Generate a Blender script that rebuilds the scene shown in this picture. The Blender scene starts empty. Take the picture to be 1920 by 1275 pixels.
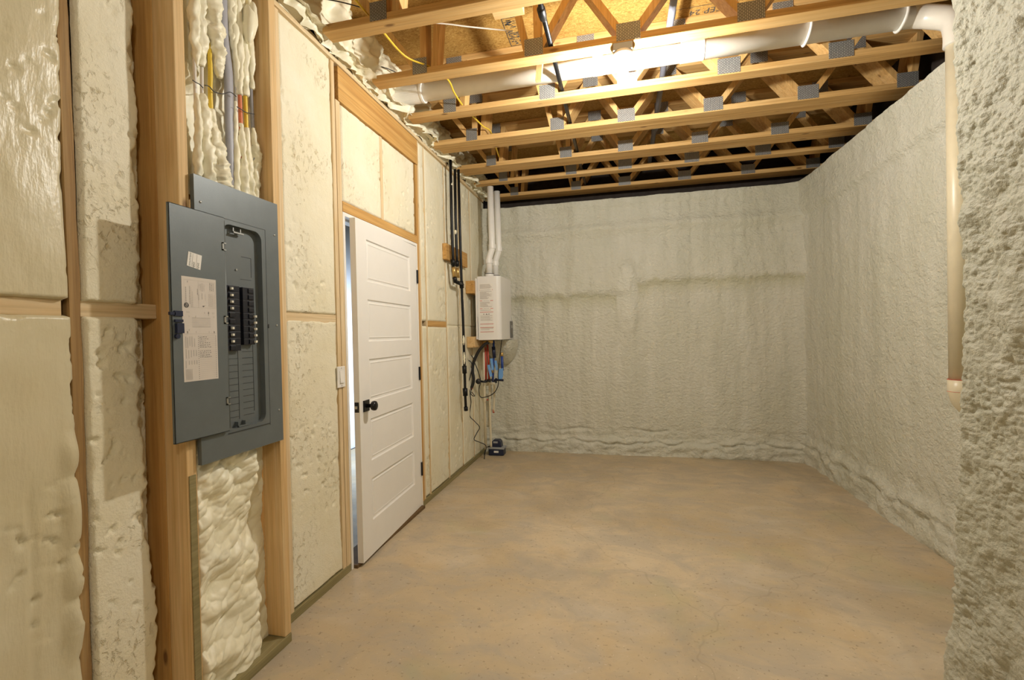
import bpy, math, random
from mathutils import Vector, Matrix, noise

random.seed(7)
scene = bpy.context.scene
col = scene.collection

# ------------------------------------------------------------------ camera
F_PX, CX, CY = 863.84, 960.0, 637.5
CAM = Vector((1.5086, 0.0, 1.3128))
RIGHT = Vector((0.97296, 0.22997, -0.02134))
UP = Vector((0.01803, 0.01650, 0.99970))
FWD = Vector((-0.23025, 0.97306, -0.01190))
cam_data = bpy.data.cameras.new('camera')
cam_data.sensor_width = 36.0
cam_data.lens = F_PX / 1920.0 * 36.0
cam_data.clip_start = 0.05
cam_ob = bpy.data.objects.new('camera', cam_data)
col.objects.link(cam_ob)
m = Matrix((( RIGHT.x, UP.x, -FWD.x, CAM.x), (RIGHT.y, UP.y, -FWD.y, CAM.y), (RIGHT.z, UP.z, -FWD.z, CAM.z), (0, 0, 0, 1)))
cam_ob.matrix_world = m
scene.camera = cam_ob

# ------------------------------------------------------------------ world, lights, exposure
world = bpy.data.worlds.new('world')
scene.world = world
world.use_nodes = True
world.node_tree.nodes['Background'].inputs['Color'].default_value = (0.05, 0.055, 0.07, 1)
world.node_tree.nodes['Background'].inputs['Strength'].default_value = 0.3
scene.view_settings.view_transform = 'Standard'
scene.view_settings.look = 'None'
scene.view_settings.gamma = 1.0
scene.view_settings.use_curve_mapping = False
scene.view_settings.exposure = 0.0

BULB = Vector((1.5456, 2.59, 2.7206))
BULB_REAR = Vector((2.42, -1.1, 2.83))
BULB_FILL = Vector((0.95, -1.7, 2.83))  # unseen bulb, added as fill for surfaces facing the camera


def lamp(name, kind, loc, power, color, size=0.04, rot=None, sx=None, sy=None):
    l = bpy.data.lights.new(name, kind)
    l.energy = power
    l.color = color
    if kind == 'POINT':
        l.shadow_soft_size = size
    if kind == 'AREA':
        l.shape = 'RECTANGLE'
        l.size, l.size_y = sx, sy
    o = bpy.data.objects.new(name, l)
    o.location = loc
    if rot:
        o.rotation_euler = rot
    col.objects.link(o)
    return o


WARM = (1.0, 0.975, 0.90)
lamp('bulb_light', 'POINT', BULB + Vector((0, 0, -0.035)), 215, WARM, 0.035)
lamp('rear_bulb_light', 'POINT', BULB_REAR, 54, WARM, 0.05)
lamp('fill_bulb_light', 'POINT', BULB_FILL, 13, WARM, 0.05)  # weak light of the added fill bulb
lamp('daylight_next_room', 'AREA', (-0.55, 4.6, 1.1), 60, (0.60, 0.76, 1.0), rot=(0, math.pi / 2 - 0.6, 0), sx=1.8, sy=1.0)

# ------------------------------------------------------------------ dimensions
W = 3.28        # inner face of the far right wall
D = 5.07        # inner face of the back wall
ZW = 2.733      # top of the sprayed concrete walls
ZT = 2.857      # underside of the trusses
ZO = 3.243      # underside of the subfloor
TRUSS_Y = [2.157, 2.635, 3.125, 3.696, 4.264, 4.62, 5.207, 1.68, 1.19, 0.70]


def P(px, py, axis, val):
    """point of the photo on the plane axis = val"""
    v = FWD * F_PX + RIGHT * (px - CX) - UP * (py - CY)
    t = (val - CAM[axis]) / v[axis]
    return CAM + v * t


def fb(x, y, z, o=4):
    return noise.fractal(Vector((x, y, z)), 1.0, 2.0, o)


def nz(x, y, z):
    return noise.noise(Vector((x, y, z)))


def sstep(a, b, x):
    t = max(0.0, min(1.0, (x - a) / (b - a)))
    return t * t * (3 - 2 * t)


# ------------------------------------------------------------------ materials
class NT:
    def __init__(self, name):
        self.m = bpy.data.materials.new(name)
        self.m.use_nodes = True
        self.t = self.m.node_tree
        self.b = self.t.nodes['Principled BSDF']
        tc = self.t.nodes.new('ShaderNodeTexCoord')
        self.obj = tc.outputs['Object']

    def n(self, kind, **kw):
        nd = self.t.nodes.new(kind)
        for k, v in kw.items():
            setattr(nd, k, v)
        return nd

    def link(self, a, b):
        self.t.links.new(a, b)

    def mapping(self, scale, rand=False, src=None):
        mp = self.n('ShaderNodeMapping')
        mp.inputs['Scale'].default_value = scale
        self.link(src or self.obj, mp.inputs['Vector'])
        if rand:
            oi = self.n('ShaderNodeObjectInfo')
            ml = self.n('ShaderNodeMath', operation='MULTIPLY')
            ml.inputs[1].default_value = 37.0
            self.link(oi.outputs['Random'], ml.inputs[0])
            self.link(ml.outputs[0], mp.inputs['Location'])
        return mp.outputs['Vector']

    def noise(self, vec, scale, detail=4, rough=0.55, dist=0.0):
        nd = self.n('ShaderNodeTexNoise')
        nd.inputs['Scale'].default_value = scale
        nd.inputs['Detail'].default_value = detail
        nd.inputs['Roughness'].default_value = rough
        nd.inputs['Distortion'].default_value = dist
        self.link(vec, nd.inputs['Vector'])
        return nd.outputs['Fac']

    def ramp(self, fac, stops):
        r = self.n('ShaderNodeValToRGB')
        e = r.color_ramp.elements
        while len(e) < len(stops):
            e.new(0.5)
        for i, (p, c) in enumerate(stops):
            e[i].position = p
            e[i].color = (c[0], c[1], c[2], 1) if not isinstance(c, (int, float)) else (c, c, c, 1)
        self.link(fac, r.inputs['Fac'])
        return r.outputs['Color']

    def mix(self, fac, a, b, blend='MIX'):
        mx = self.n('ShaderNodeMix', data_type='RGBA', blend_type=blend)
        for s, v in ((0, fac), (6, a), (7, b)):
            if hasattr(v, 'node'):
                self.link(v, mx.inputs[s])
            elif s == 0:
                mx.inputs[0].default_value = v
            else:
                mx.inputs[s].default_value = (v[0], v[1], v[2], 1)
        return mx.outputs[2]

    def math(self, op, a, b):
        md = self.n('ShaderNodeMath', operation=op)
        for i, v in ((0, a), (1, b)):
            if hasattr(v, 'node'):
                self.link(v, md.inputs[i])
            else:
                md.inputs[i].default_value = v
        return md.outputs[0]

    def bump(self, h, strength, dist=0.01, normal=None):
        b = self.n('ShaderNodeBump')
        b.inputs['Strength'].default_value = strength
        b.inputs['Distance'].default_value = dist
        self.link(h, b.inputs['Height'])
        if normal is not None:
            self.link(normal, b.inputs['Normal'])
        return b.outputs['Normal']

    def done(self, color=None, rough=0.5, normal=None, metal=0.0, spec=0.5):
        i = self.b.inputs
        if color is not None:
            if hasattr(color, 'node'):
                self.link(color, i['Base Color'])
            else:
                i['Base Color'].default_value = (color[0], color[1], color[2], 1)
        if hasattr(rough, 'node'):
            self.link(rough, i['Roughness'])
        else:
            i['Roughness'].default_value = rough
        if normal is not None:
            self.link(normal, i['Normal'])
        i['Metallic'].default_value = metal
        i['Specular IOR Level'].default_value = spec
        return self.m


MAT = {}


def plain(name, color, rough=0.5, metal=0.0, spec=0.5, var=0.08, bump=0.0, bscale=60):
    t = NT(name)
    f = t.noise(t.obj, 14, 3)
    a = tuple(max(0, c * (1 - var)) for c in color)
    b = tuple(min(1, c * (1 + var)) for c in color)
    c = t.ramp(f, [(0.3, a), (0.7, b)])
    nrm = t.bump(t.noise(t.obj, bscale, 3), bump, 0.005) if bump else None
    MAT[name] = t.done(c, rough, nrm, metal, spec)
    return MAT[name]


def wood(name, axis, light, mid, dark, rough=0.65):
    t = NT(name)
    sc = [22.0, 22.0, 22.0]
    sc[axis] = 0.9
    v = t.mapping(tuple(sc), rand=True)
    g = t.noise(v, 1.0, 5, 0.6, 1.2)
    sc2 = [110.0, 110.0, 110.0]
    sc2[axis] = 2.5
    g2 = t.noise(t.mapping(tuple(sc2), rand=True), 1.0, 3, 0.6)
    base = t.ramp(g, [(0.25, dark), (0.48, mid), (0.75, light)])
    base = t.mix(t.ramp(g2, [(0.35, 0.35), (0.6, 0.0)]), base, tuple(c * 0.6 for c in dark))
    # knots
    sk = [9.0, 9.0, 9.0]
    sk[axis] = 3.2
    vo = t.n('ShaderNodeTexVoronoi', feature='F1')
    t.link(t.mapping(tuple(sk), rand=True), vo.inputs['Vector'])
    vo.inputs['Scale'].default_value = 1.0
    kn = t.ramp(vo.outputs['Distance'], [(0.05, 0.85), (0.11, 0.0)])
    base = t.mix(kn, base, (0.14, 0.06, 0.02))
    big = t.noise(t.mapping((2.2, 2.2, 2.2), rand=True), 1.0, 2)
    base = t.mix(t.ramp(big, [(0.35, 0.0), (0.75, 0.4)]), base, dark)
    nrm = t.bump(g2, 0.25, 0.003)
    MAT[name] = t.done(base, rough, nrm, 0, 0.3)


PINE = ((0.82, 0.62, 0.35), (0.74, 0.51, 0.25), (0.56, 0.33, 0.12))
PINE2 = ((0.72, 0.46, 0.18), (0.62, 0.36, 0.115), (0.43, 0.21, 0.055))
WEATHER = ((0.52, 0.36, 0.17), (0.40, 0.24, 0.09), (0.17, 0.09, 0.035))
wood('weathered_z', 2, *WEATHER)
TRUSS = ((0.76, 0.52, 0.24), (0.68, 0.42, 0.16), (0.47, 0.26, 0.08))
wood('truss_x', 0, *TRUSS)
wood('truss_z', 2, *TRUSS)
STUD = ((0.84, 0.70, 0.47), (0.77, 0.60, 0.37), (0.62, 0.43, 0.21))
for ax, nm in ((0, 'x'), (1, 'y'), (2, 'z')):
    wood('stud_' + nm, ax, *STUD)
    wood('pine_' + nm, ax, *PINE)
    wood('amber_' + nm, ax, *PINE2)
wood('treated_y', 1, (0.40, 0.34, 0.18), (0.31, 0.26, 0.12), (0.20, 0.16, 0.07))


def foam_cream():
    t = NT('cream_foam')
    big = t.noise(t.mapping((1, 1, 1.0)), 2.6, 5, 0.6, 0.3)
    c = t.ramp(big, [(0.25, (0.79, 0.72, 0.51)), (0.5, (0.83, 0.77, 0.59)), (0.72, (0.86, 0.82, 0.67))])
    # torn pits with darker cells, clustered
    cl = t.ramp(t.noise(t.obj, 3.4, 3, 0.6), [(0.50, 0.0), (0.64, 1.0)])
    pit = t.noise(t.mapping((1, 1, 0.75)), 46, 4, 0.65, 0.6)
    pm = t.ramp(pit, [(0.55, 0.0), (0.68, 1.0)])
    both = t.math('MULTIPLY', cl, pm)
    c = t.mix(t.math('MULTIPLY', both, 0.55), c, (0.62, 0.49, 0.22))
    # cut marks
    st = t.noise(t.mapping((8, 40, 9)), 1.0, 3, 0.6, 0.8)
    c = t.mix(t.ramp(st, [(0.62, 0.0), (0.78, 0.35)]), c, (0.70, 0.60, 0.36))
    h = t.math('ADD', t.math('MULTIPLY', both, -1.6), t.math('MULTIPLY', t.noise(t.obj, 30, 5, 0.7), 0.6))
    h = t.math('ADD', h, t.math('MULTIPLY', t.noise(t.obj, 150, 2, 0.5), 0.25))
    nrm = t.bump(h, 0.55, 0.012)
    MAT['cream_foam'] = t.done(c, 0.62, nrm, 0, 0.35)
    # smooth skinned foam
    t = NT('skinned_foam')
    big = t.noise(t.obj, 3.0, 4, 0.6, 0.4)
    c = t.ramp(big, [(0.28, (0.64, 0.56, 0.36)), (0.55, (0.69, 0.62, 0.43)), (0.75, (0.74, 0.68, 0.50))])
    h = t.math('ADD', t.math('MULTIPLY', t.noise(t.mapping((1, 2.5, 0.6)), 9, 4, 0.6), 1.0), t.math('MULTIPLY', t.noise(t.obj, 80, 3, 0.6), 0.18))
    MAT['skinned_foam'] = t.done(c, 0.34, t.bump(h, 0.32, 0.015), 0, 0.5)
    # billowing foam
    t = NT('billowy_foam')
    c = t.ramp(t.noise(t.obj, 8, 3), [(0.3, (0.85, 0.79, 0.58)), (0.7, (0.90, 0.86, 0.69))])
    MAT['billowy_foam'] = t.done(c, 0.42, t.bump(t.noise(t.obj, 55, 3), 0.15, 0.006), 0, 0.45)


foam_cream()


def foam_grey(name, cell, strength, dist, streak, dim=1.0, band=False):
    t = NT(name)
    v = t.mapping((1, 1, 0.12))
    s = t.noise(v, 7.5, 5, 0.62)
    c = t.ramp(s, [(0.3, (0.57, 0.56, 0.47)), (0.5, (0.63, 0.615, 0.525)), (0.7, (0.685, 0.67, 0.585))])
    c2 = t.noise(t.obj, 1.3, 3)
    c = t.mix(t.ramp(c2, [(0.35, 0.0), (0.7, streak)]), c, (0.56, 0.55, 0.43))
    n1 = t.noise(t.mapping((1, 1, 1.35)), cell, 3, 0.55, 0.15)
    n2 = t.noise(t.obj, cell * 3.2, 2, 0.5)
    if band:
        # olive band where the lower lift meets the upper one
        sx = t.n('ShaderNodeSeparateXYZ')
        t.link(t.obj, sx.inputs[0])
        wob = t.math('MULTIPLY', t.math('SUBTRACT', t.noise(t.mapping((5, 1, 0.2)), 1.0, 4), 0.5), 0.22)
        st = t.math('MULTIPLY', t.math('GREATER_THAN', sx.outputs['X'], 1.66), 0.11)
        zz = t.math('SUBTRACT', t.math('SUBTRACT', sx.outputs['Z'], wob), st)
        bd = t.ramp(t.math('MULTIPLY', zz, 0.5), [(0.78, 0.0), (0.83, 0.35), (0.855, 0.55), (0.874, 0.0)])
        # blister interrupts the band; its brighter lighting is painted in as a paler tint
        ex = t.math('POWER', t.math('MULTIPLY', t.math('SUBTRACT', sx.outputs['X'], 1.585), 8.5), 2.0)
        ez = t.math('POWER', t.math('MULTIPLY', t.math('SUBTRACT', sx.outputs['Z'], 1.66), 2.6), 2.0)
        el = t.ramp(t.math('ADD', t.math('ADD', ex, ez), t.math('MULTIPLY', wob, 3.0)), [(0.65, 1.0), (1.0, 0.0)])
        bd = t.math('MULTIPLY', bd, t.math('SUBTRACT', 1.0, el))
        c = t.mix(bd, c, (0.44, 0.42, 0.25))
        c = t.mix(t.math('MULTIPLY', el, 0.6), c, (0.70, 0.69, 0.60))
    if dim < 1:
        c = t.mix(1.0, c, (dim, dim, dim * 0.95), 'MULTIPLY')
    h = t.math('ADD', n1, t.math('MULTIPLY', n2, 0.25))
    MAT[name] = t.done(c, 0.5, t.bump(h, strength, dist), 0, 0.4)


foam_grey('grey_foam', 30, 0.75, 0.02, 0.55)
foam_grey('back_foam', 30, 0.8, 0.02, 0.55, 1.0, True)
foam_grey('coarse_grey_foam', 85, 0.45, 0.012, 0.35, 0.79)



def concrete():
    t = NT('concrete')
    a = t.noise(t.obj, 1.1, 6, 0.62, 0.5)
    c = t.ramp(a, [(0.25, (0.41, 0.315, 0.185)), (0.45, (0.52, 0.415, 0.265)), (0.6, (0.59, 0.48, 0.325)), (0.78, (0.64, 0.545, 0.40))])
    b = t.noise(t.mapping((1, 1.6, 1)), 3.1, 5, 0.65, 0.8)
    c = t.mix(t.ramp(b, [(0.42, 0.0), (0.62, 0.75)]), c, (0.43, 0.375, 0.295))
    r = t.noise(t.obj, 2.3, 4, 0.6)
    c = t.mix(t.ramp(r, [(0.56, 0.0), (0.74, 0.45)]), c, (0.53, 0.37, 0.17))
    g = t.noise(t.obj, 1.9, 3, 0.5)
    c = t.mix(t.ramp(g, [(0.60, 0.0), (0.72, 0.45)]), c, (0.43, 0.42, 0.25))
    dk = t.noise(t.mapping((1.3, 1, 1)), 0.9, 6, 0.68, 0.6)
    c = t.mix(t.ramp(dk, [(0.52, 0.0), (0.68, 0.5)]), c, (0.33, 0.27, 0.19))
    pal = t.noise(t.mapping((0.8, 1.5, 1)), 1.5, 5, 0.6, 1.0)
    c = t.mix(t.ramp(pal, [(0.56, 0.0), (0.70, 0.45)]), c, (0.64, 0.57, 0.46))
    sp = t.noise(t.obj, 48, 3, 0.6)
    c = t.mix(t.ramp(sp, [(0.61, 0.0), (0.70, 0.6)]), c, (0.22, 0.16, 0.10))
    sp2 = t.noise(t.obj, 65, 2, 0.6)
    c = t.mix(t.ramp(sp2, [(0.68, 0.0), (0.74, 0.55)]), c, (0.72, 0.64, 0.52))
    # hairline cracks
    dv = t.n('ShaderNodeTexVoronoi', feature='DISTANCE_TO_EDGE')
    dn = t.n('ShaderNodeTexNoise')
    dn.inputs['Scale'].default_value = 4
    t.link(t.obj, dn.inputs['Vector'])
    vm = t.n('ShaderNodeVectorMath', operation='MULTIPLY_ADD')
    t.link(dn.outputs['Color'], vm.inputs[0])
    vm.inputs[1].default_value = (0.3, 0.3, 0.3)
    t.link(t.obj, vm.inputs[2])
    t.link(vm.outputs[0], dv.inputs['Vector'])
    dv.inputs['Scale'].default_value = 0.55
    c = t.mix(t.ramp(dv.outputs['Distance'], [(0.0, 0.22), (0.003, 0.0)]), c, (0.20, 0.14, 0.08))
    rg = t.ramp(b, [(0.3, 0.42), (0.7, 0.6)])
    MAT['concrete'] = t.done(c, rg, t.bump(t.noise(t.obj, 90, 3), 0.08, 0.004), 0, 0.35)


concrete()


def osb():
    t = NT('osb')
    v = t.mapping((30, 55, 30))
    a = t.noise(v, 1.0, 5, 0.75, 2.2)
    c = t.ramp(a, [(0.32, (0.16, 0.075, 0.015)), (0.44, (0.34, 0.18, 0.042)), (0.56, (0.45, 0.265, 0.07)), (0.70, (0.60, 0.40, 0.15))])
    b = t.noise(t.mapping((60, 25, 30)), 1.0, 3, 0.6, 1.0)
    c = t.mix(t.ramp(b, [(0.62, 0.0), (0.72, 0.6)]), c, (0.30, 0.15, 0.04))
    MAT['osb'] = t.done(c, 0.7, t.bump(a, 0.35, 0.005), 0, 0.25)


osb()


def galvanised():
    t = NT('galvanised_plate')
    br = t.n('ShaderNodeTexBrick')
    br.inputs['Scale'].default_value = 1.0
    br.inputs['Color1'].default_value = (0.36, 0.36, 0.35, 1)
    br.inputs['Color2'].default_value = (0.45, 0.45, 0.43, 1)
    br.inputs['Mortar'].default_value = (0.15, 0.145, 0.14, 1)
    br.inputs['Mortar Size'].default_value = 0.0018
    br.inputs['Brick Width'].default_value = 0.015
    br.inputs['Row Height'].default_value = 0.0085
    sw = t.n('ShaderNodeSeparateXYZ')
    cb = t.n('ShaderNodeCombineXYZ')
    t.link(t.obj, sw.inputs[0])
    t.link(sw.outputs['Z'], cb.inputs['X'])
    t.link(sw.outputs['X'], cb.inputs['Y'])
    t.link(cb.outputs[0], br.inputs['Vector'])
    MAT['galvanised_plate'] = t.done(br.outputs['Color'], 0.38, t.bump(br.outputs['Fac'], 0.5, 0.003), 0.35, 0.5)


galvanised()

plain('panel_grey', (0.135, 0.155, 0.16), 0.42, 0.15, 0.5, 0.05, 0.05, 220)
plain('panel_recess', (0.13, 0.148, 0.152), 0.45, 0.1, 0.5, 0.05)
plain('breaker_black', (0.006, 0.007, 0.014), 0.38, 0, 0.5)
plain('dark_line', (0.03, 0.033, 0.036), 0.6)
plain('toggle_white', (0.82, 0.78, 0.66), 0.4)
plain('screw_steel', (0.5, 0.5, 0.48), 0.3, 0.9)
plain('paper', (0.66, 0.60, 0.54), 0.7, 0, 0.3, 0.02)
plain('paper_white', (0.80, 0.77, 0.72), 0.6, 0, 0.3, 0.02)
plain('ink', (0.05, 0.05, 0.05), 0.8)
plain('ink_grey', (0.30, 0.28, 0.26), 0.8)
plain('ink_pale', (0.50, 0.455, 0.41), 0.8)
plain('door_white', (0.85, 0.82, 0.775), 0.38, 0, 0.45, 0.01)
plain('hardware_black', (0.010, 0.010, 0.012), 0.32, 0.3, 0.5)
plain('pvc_white', (0.80, 0.76, 0.68), 0.32, 0, 0.5, 0.03)
plain('pvc_bright', (0.86, 0.84, 0.80), 0.3, 0, 0.5, 0.02)
plain('pvc_cream', (0.74, 0.66, 0.48), 0.36, 0, 0.5, 0.04)
plain('black_iron', (0.012, 0.012, 0.013), 0.42, 0.5, 0.5, 0.2, 0.2, 90)
plain('black_plastic', (0.012, 0.012, 0.014), 0.42)
plain('navy_plastic', (0.012, 0.018, 0.05), 0.38)
plain('grey_plastic', (0.36, 0.37, 0.38), 0.5)
plain('heater_white', (0.82, 0.80, 0.77), 0.2, 0, 0.6, 0.005)
plain('heater_grey', (0.10, 0.10, 0.10), 0.35)
plain('red_ink', (0.55, 0.07, 0.04), 0.5)
plain('red_pipe', (0.45, 0.05, 0.025), 0.4)
plain('blue_pipe', (0.02, 0.06, 0.28), 0.4)
plain('blue_handle', (0.16, 0.36, 0.72), 0.4)
plain('brass', (0.62, 0.42, 0.16), 0.32, 0.8)
plain('yellow_cable', (0.78, 0.55, 0.05), 0.45)
plain('white_cable', (0.72, 0.68, 0.62), 0.45)
plain('red_cable', (0.62, 0.16, 0.06), 0.45)
plain('grey_cable', (0.34, 0.34, 0.38), 0.45, 0, 0.4, 0.08, 0.15, 25)
plain('grey_pipe', (0.20, 0.21, 0.26), 0.45)
plain('switch_white', (0.84, 0.81, 0.76), 0.35)
plain('threshold_brown', (0.16, 0.095, 0.04), 0.7, 0, 0.3, 0.2)
plain('dark_gap', (0.035, 0.022, 0.012), 0.9)
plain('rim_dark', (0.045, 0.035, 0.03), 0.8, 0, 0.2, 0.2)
plain('rear_wall', (0.55, 0.48, 0.33), 0.8)
plain('porcelain', (0.85, 0.83, 0.8), 0.25)
t = NT('bulb_glass')
t.b.inputs['Emission Color'].default_value = (1.0, 0.88, 0.66, 1)
t.b.inputs['Emission Strength'].default_value = 40.0
MAT['bulb_glass'] = t.done((0.95, 0.93, 0.88), 0.3)


# ------------------------------------------------------------------ mesh builder
class MB:
    def __init__(self):
        self.v, self.f, self.mi = [], [], []
        self.cur = 0

    def add(self, vs, fs):
        k = len(self.v)
        self.v.extend(Vector(v) for v in vs)
        for f in fs:
            self.f.append([i + k for i in f])
            self.mi.append(self.cur)
        return self

    def box(self, a, b):
        x0, y0, z0 = (min(a[i], b[i]) for i in range(3))
        x1, y1, z1 = (max(a[i], b[i]) for i in range(3))
        return self.add([(x0, y0, z0), (x1, y0, z0), (x1, y1, z0), (x0, y1, z0), (x0, y0, z1), (x1, y0, z1), (x1, y1, z1), (x0, y1, z1)],
                        [(0, 3, 2, 1), (4, 5, 6, 7), (0, 1, 5, 4), (1, 2, 6, 5), (2, 3, 7, 6), (3, 0, 4, 7)])

    def obox(self, c, ux, uy, uz):
        """box about c with half-vectors"""
        c, ux, uy, uz = Vector(c), Vector(ux), Vector(uy), Vector(uz)
        vs = [c + sx * ux + sy * uy + sz * uz for sz in (-1, 1) for sy, sx in ((-1, -1), (-1, 1), (1, 1), (1, -1))]
        return self.add(vs, [(0, 3, 2, 1), (4, 5, 6, 7), (0, 1, 5, 4), (1, 2, 6, 5), (2, 3, 7, 6), (3, 0, 4, 7)])

    def quad(self, a, b, c, d):
        return self.add([a, b, c, d], [(0, 1, 2, 3)])

    def prism(self, pts, ext):
        """closed outline extruded by vector ext"""
        n = len(pts)
        ext = Vector(ext)
        vs = [Vector(p) for p in pts] + [Vector(p) + ext for p in pts]
        fs = [tuple(range(n))[::-1], tuple(range(n, 2 * n))] + [(i, (i + 1) % n, n + (i + 1) % n, n + i) for i in range(n)]
        return self.add(vs, fs)

    def tube(self, path, r, seg=12, cap=True, lump=0.0, lf=30, flat=None, seed=0.0):
        path = [Vector(p) for p in path]
        n = len(path)
        rs = r if isinstance(r, (list, tuple)) else [r] * n
        up = None
        vs, fs = [], []
        for i, p in enumerate(path):
            d = (path[min(i + 1, n - 1)] - path[max(i - 1, 0)])
            d.normalize()
            if up is None:
                up = d.orthogonal()
                up.normalize()
            else:
                up = (up - d * up.dot(d))
                if up.length < 1e-6:
                    up = d.orthogonal()
                up.normalize()
            s = d.cross(up)
            for k in range(seg):
                a = 2 * math.pi * k / seg
                o = up * math.cos(a) + s * math.sin(a)
                rr = rs[i]
                if flat:
                    o = Vector((o.x * flat[0], o.y * flat[1], o.z * flat[2]))
                q = p + o * rr
                if lump:
                    q = q + o * rr * lump * fb(q.x * lf, q.y * lf, q.z * lf * 0.7 + seed, 3)
                vs.append(q)
        for i in range(n - 1):
            for k in range(seg):
                k2 = (k + 1) % seg
                fs.append((i * seg + k, i * seg + k2, (i + 1) * seg + k2, (i + 1) * seg + k))
        if cap:
            fs.append(tuple(range(seg))[::-1])
            fs.append(tuple(range((n - 1) * seg, n * seg)))
        return self.add(vs, fs)

    def cyl(self, a, b, r, seg=16):
        return self.tube([a, b], r, seg)

    def lathe(self, c, axis, prof, seg=20):
        """prof: (radius, height along axis)"""
        axis = Vector(axis).normalized()
        u = axis.orthogonal().normalized()
        w = axis.cross(u)
        c = Vector(c)
        vs, fs = [], []
        n = len(prof)
        for r, h in prof:
            for k in range(seg):
                a = 2 * math.pi * k / seg
                vs.append(c + axis * h + (u * math.cos(a) + w * math.sin(a)) * max(r, 1e-5))
        for i in range(n - 1):
            for k in range(seg):
                k2 = (k + 1) % seg
                fs.append((i * seg + k, i * seg + k2, (i + 1) * seg + k2, (i + 1) * seg + k))
        fs.append(tuple(range(seg))[::-1])
        fs.append(tuple(range((n - 1) * seg, n * seg)))
        return self.add(vs, fs)

    def blob(self, c, r, seed=0.0, lump=0.35, lf=22, nu=18, nv=12):
        c = Vector(c)
        r = Vector(r) if not isinstance(r, (int, float)) else Vector((r, r, r))
        vs, fs = [], []
        for j in range(nv + 1):
            th = math.pi * j / nv
            for i in range(nu):
                ph = 2 * math.pi * i / nu
                d = Vector((math.sin(th) * math.cos(ph), math.sin(th) * math.sin(ph), math.cos(th)))
                q = c + Vector((d.x * r.x, d.y * r.y, d.z * r.z))
                k = 1 + lump * fb(q.x * lf + seed, q.y * lf, q.z * lf, 3)
                vs.append(c + (q - c) * k)
        for j in range(nv):
            for i in range(nu):
                i2 = (i + 1) % nu
                fs.append((j * nu + i, (j + 1) * nu + i, (j + 1) * nu + i2, j * nu + i2))
        return self.add(vs, fs)

    def grid(self, nu, nv, fn):
        vs = [fn(i / nu, j / nv) for j in range(nv + 1) for i in range(nu + 1)]
        w = nu + 1
        fs = [(j * w + i, j * w + i + 1, (j + 1) * w + i + 1, (j + 1) * w + i) for j in range(nv) for i in range(nu)]
        return self.add(vs, fs)

    def rrect(self, y0, y1, z0, z1, r, n=6):
        pts = []
        for cy, cz, a0 in ((y1 - r, z1 - r, 0), (y0 + r, z1 - r, 90), (y0 + r, z0 + r, 180), (y1 - r, z0 + r, 270)):
            for k in range(n + 1):
                a = math.radians(a0 + 90 * k / n)
                pts.append((cy + r * math.cos(a), cz + r * math.sin(a)))
        return pts

    def text(self, body, origin, ux, uy, size, depth_dir=None, align='CENTER'):
        """flat lettering laid on a plane spanned by ux (reading direction) and uy (up)"""
        cu = bpy.data.curves.new('t', 'FONT')
        cu.body = body
        cu.size = size
        cu.align_x = align
        cu.align_y = 'CENTER'
        cu.resolution_u = 2
        ob = bpy.data.objects.new('t', cu)
        col.objects.link(ob)
        dg = bpy.context.evaluated_depsgraph_get()
        me = bpy.data.meshes.new_from_object(ob.evaluated_get(dg))
        o, ux, uy = Vector(origin), Vector(ux), Vector(uy)
        self.add([o + ux * v.co.x + uy * v.co.y for v in me.vertices], [tuple(p.vertices) for p in me.polygons])
        bpy.data.objects.remove(ob)
        bpy.data.curves.remove(cu)
        bpy.data.meshes.remove(me)
        return self

    def build(self, name, mat, parent=None, smooth=False, bevel=0.0, origin=None):
        off = Vector((0, 0, 0))
        if parent is not None:
            p = parent
            while p is not None:
                off += p.location
                p = p.parent
        loc = Vector((0, 0, 0))
        if parent is None and origin is not None:
            loc = Vector(origin)
            off = loc
        me = bpy.data.meshes.new(name)
        me.from_pydata([tuple(v - off) for v in self.v], [], self.f)
        mats = mat if isinstance(mat, (list, tuple)) else [mat]
        for q in mats:
            me.materials.append(MAT[q])
        if len(mats) > 1:
            me.polygons.foreach_set('material_index', self.mi)
        if smooth:
            me.polygons.foreach_set('use_smooth', [True] * len(me.polygons))
        me.update()
        o = bpy.data.objects.new(name, me)
        col.objects.link(o)
        o.location = loc
        if parent is not None:
            o.parent = parent
        if bevel:
            b = o.modifiers.new('bevel', 'BEVEL')
            b.width = bevel
            b.segments = 2
            b.limit_method = 'ANGLE'
        if smooth == 'auto':
            pass
        return o


def spline(pts, n=8):
    pts = [Vector(p) for p in pts]
    out = []
    for i in range(len(pts) - 1):
        p0, p1, p2, p3 = pts[max(i - 1, 0)], pts[i], pts[i + 1], pts[min(i + 2, len(pts) - 1)]
        for k in range(n):
            t = k / n
            out.append(0.5 * ((2 * p1) + (p2 - p0) * t + (2 * p0 - 5 * p1 + 4 * p2 - p3) * t * t + (3 * p1 - p0 - 3 * p2 + p3) * t ** 3))
    out.append(pts[-1])
    return out


def tag(o, label, cat, group=None, kind=None):
    o['label'] = label
    o['category'] = cat
    if group:
        o['group'] = group
    if kind:
        o['kind'] = kind
    return o


def thing(name, loc, label, cat, group=None):
    o = bpy.data.objects.new(name, None)
    o.empty_display_size = 0.1
    col.objects.link(o)
    o.location = loc
    return tag(o, label, cat, group)


def struct(o, label, cat='room'):
    o['kind'] = 'structure'
    o['label'] = label
    o['category'] = cat
    return o


# ================================================================== SETTING
# floor
b = MB()
b.grid(40, 60, lambda u, v: (-1.6 + 5.4 * u, -3.2 + 8.6 * v, 0.0))
struct(b.build('floor', 'concrete'), 'tan mottled bare concrete floor with faint cracks', 'floor')

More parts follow.
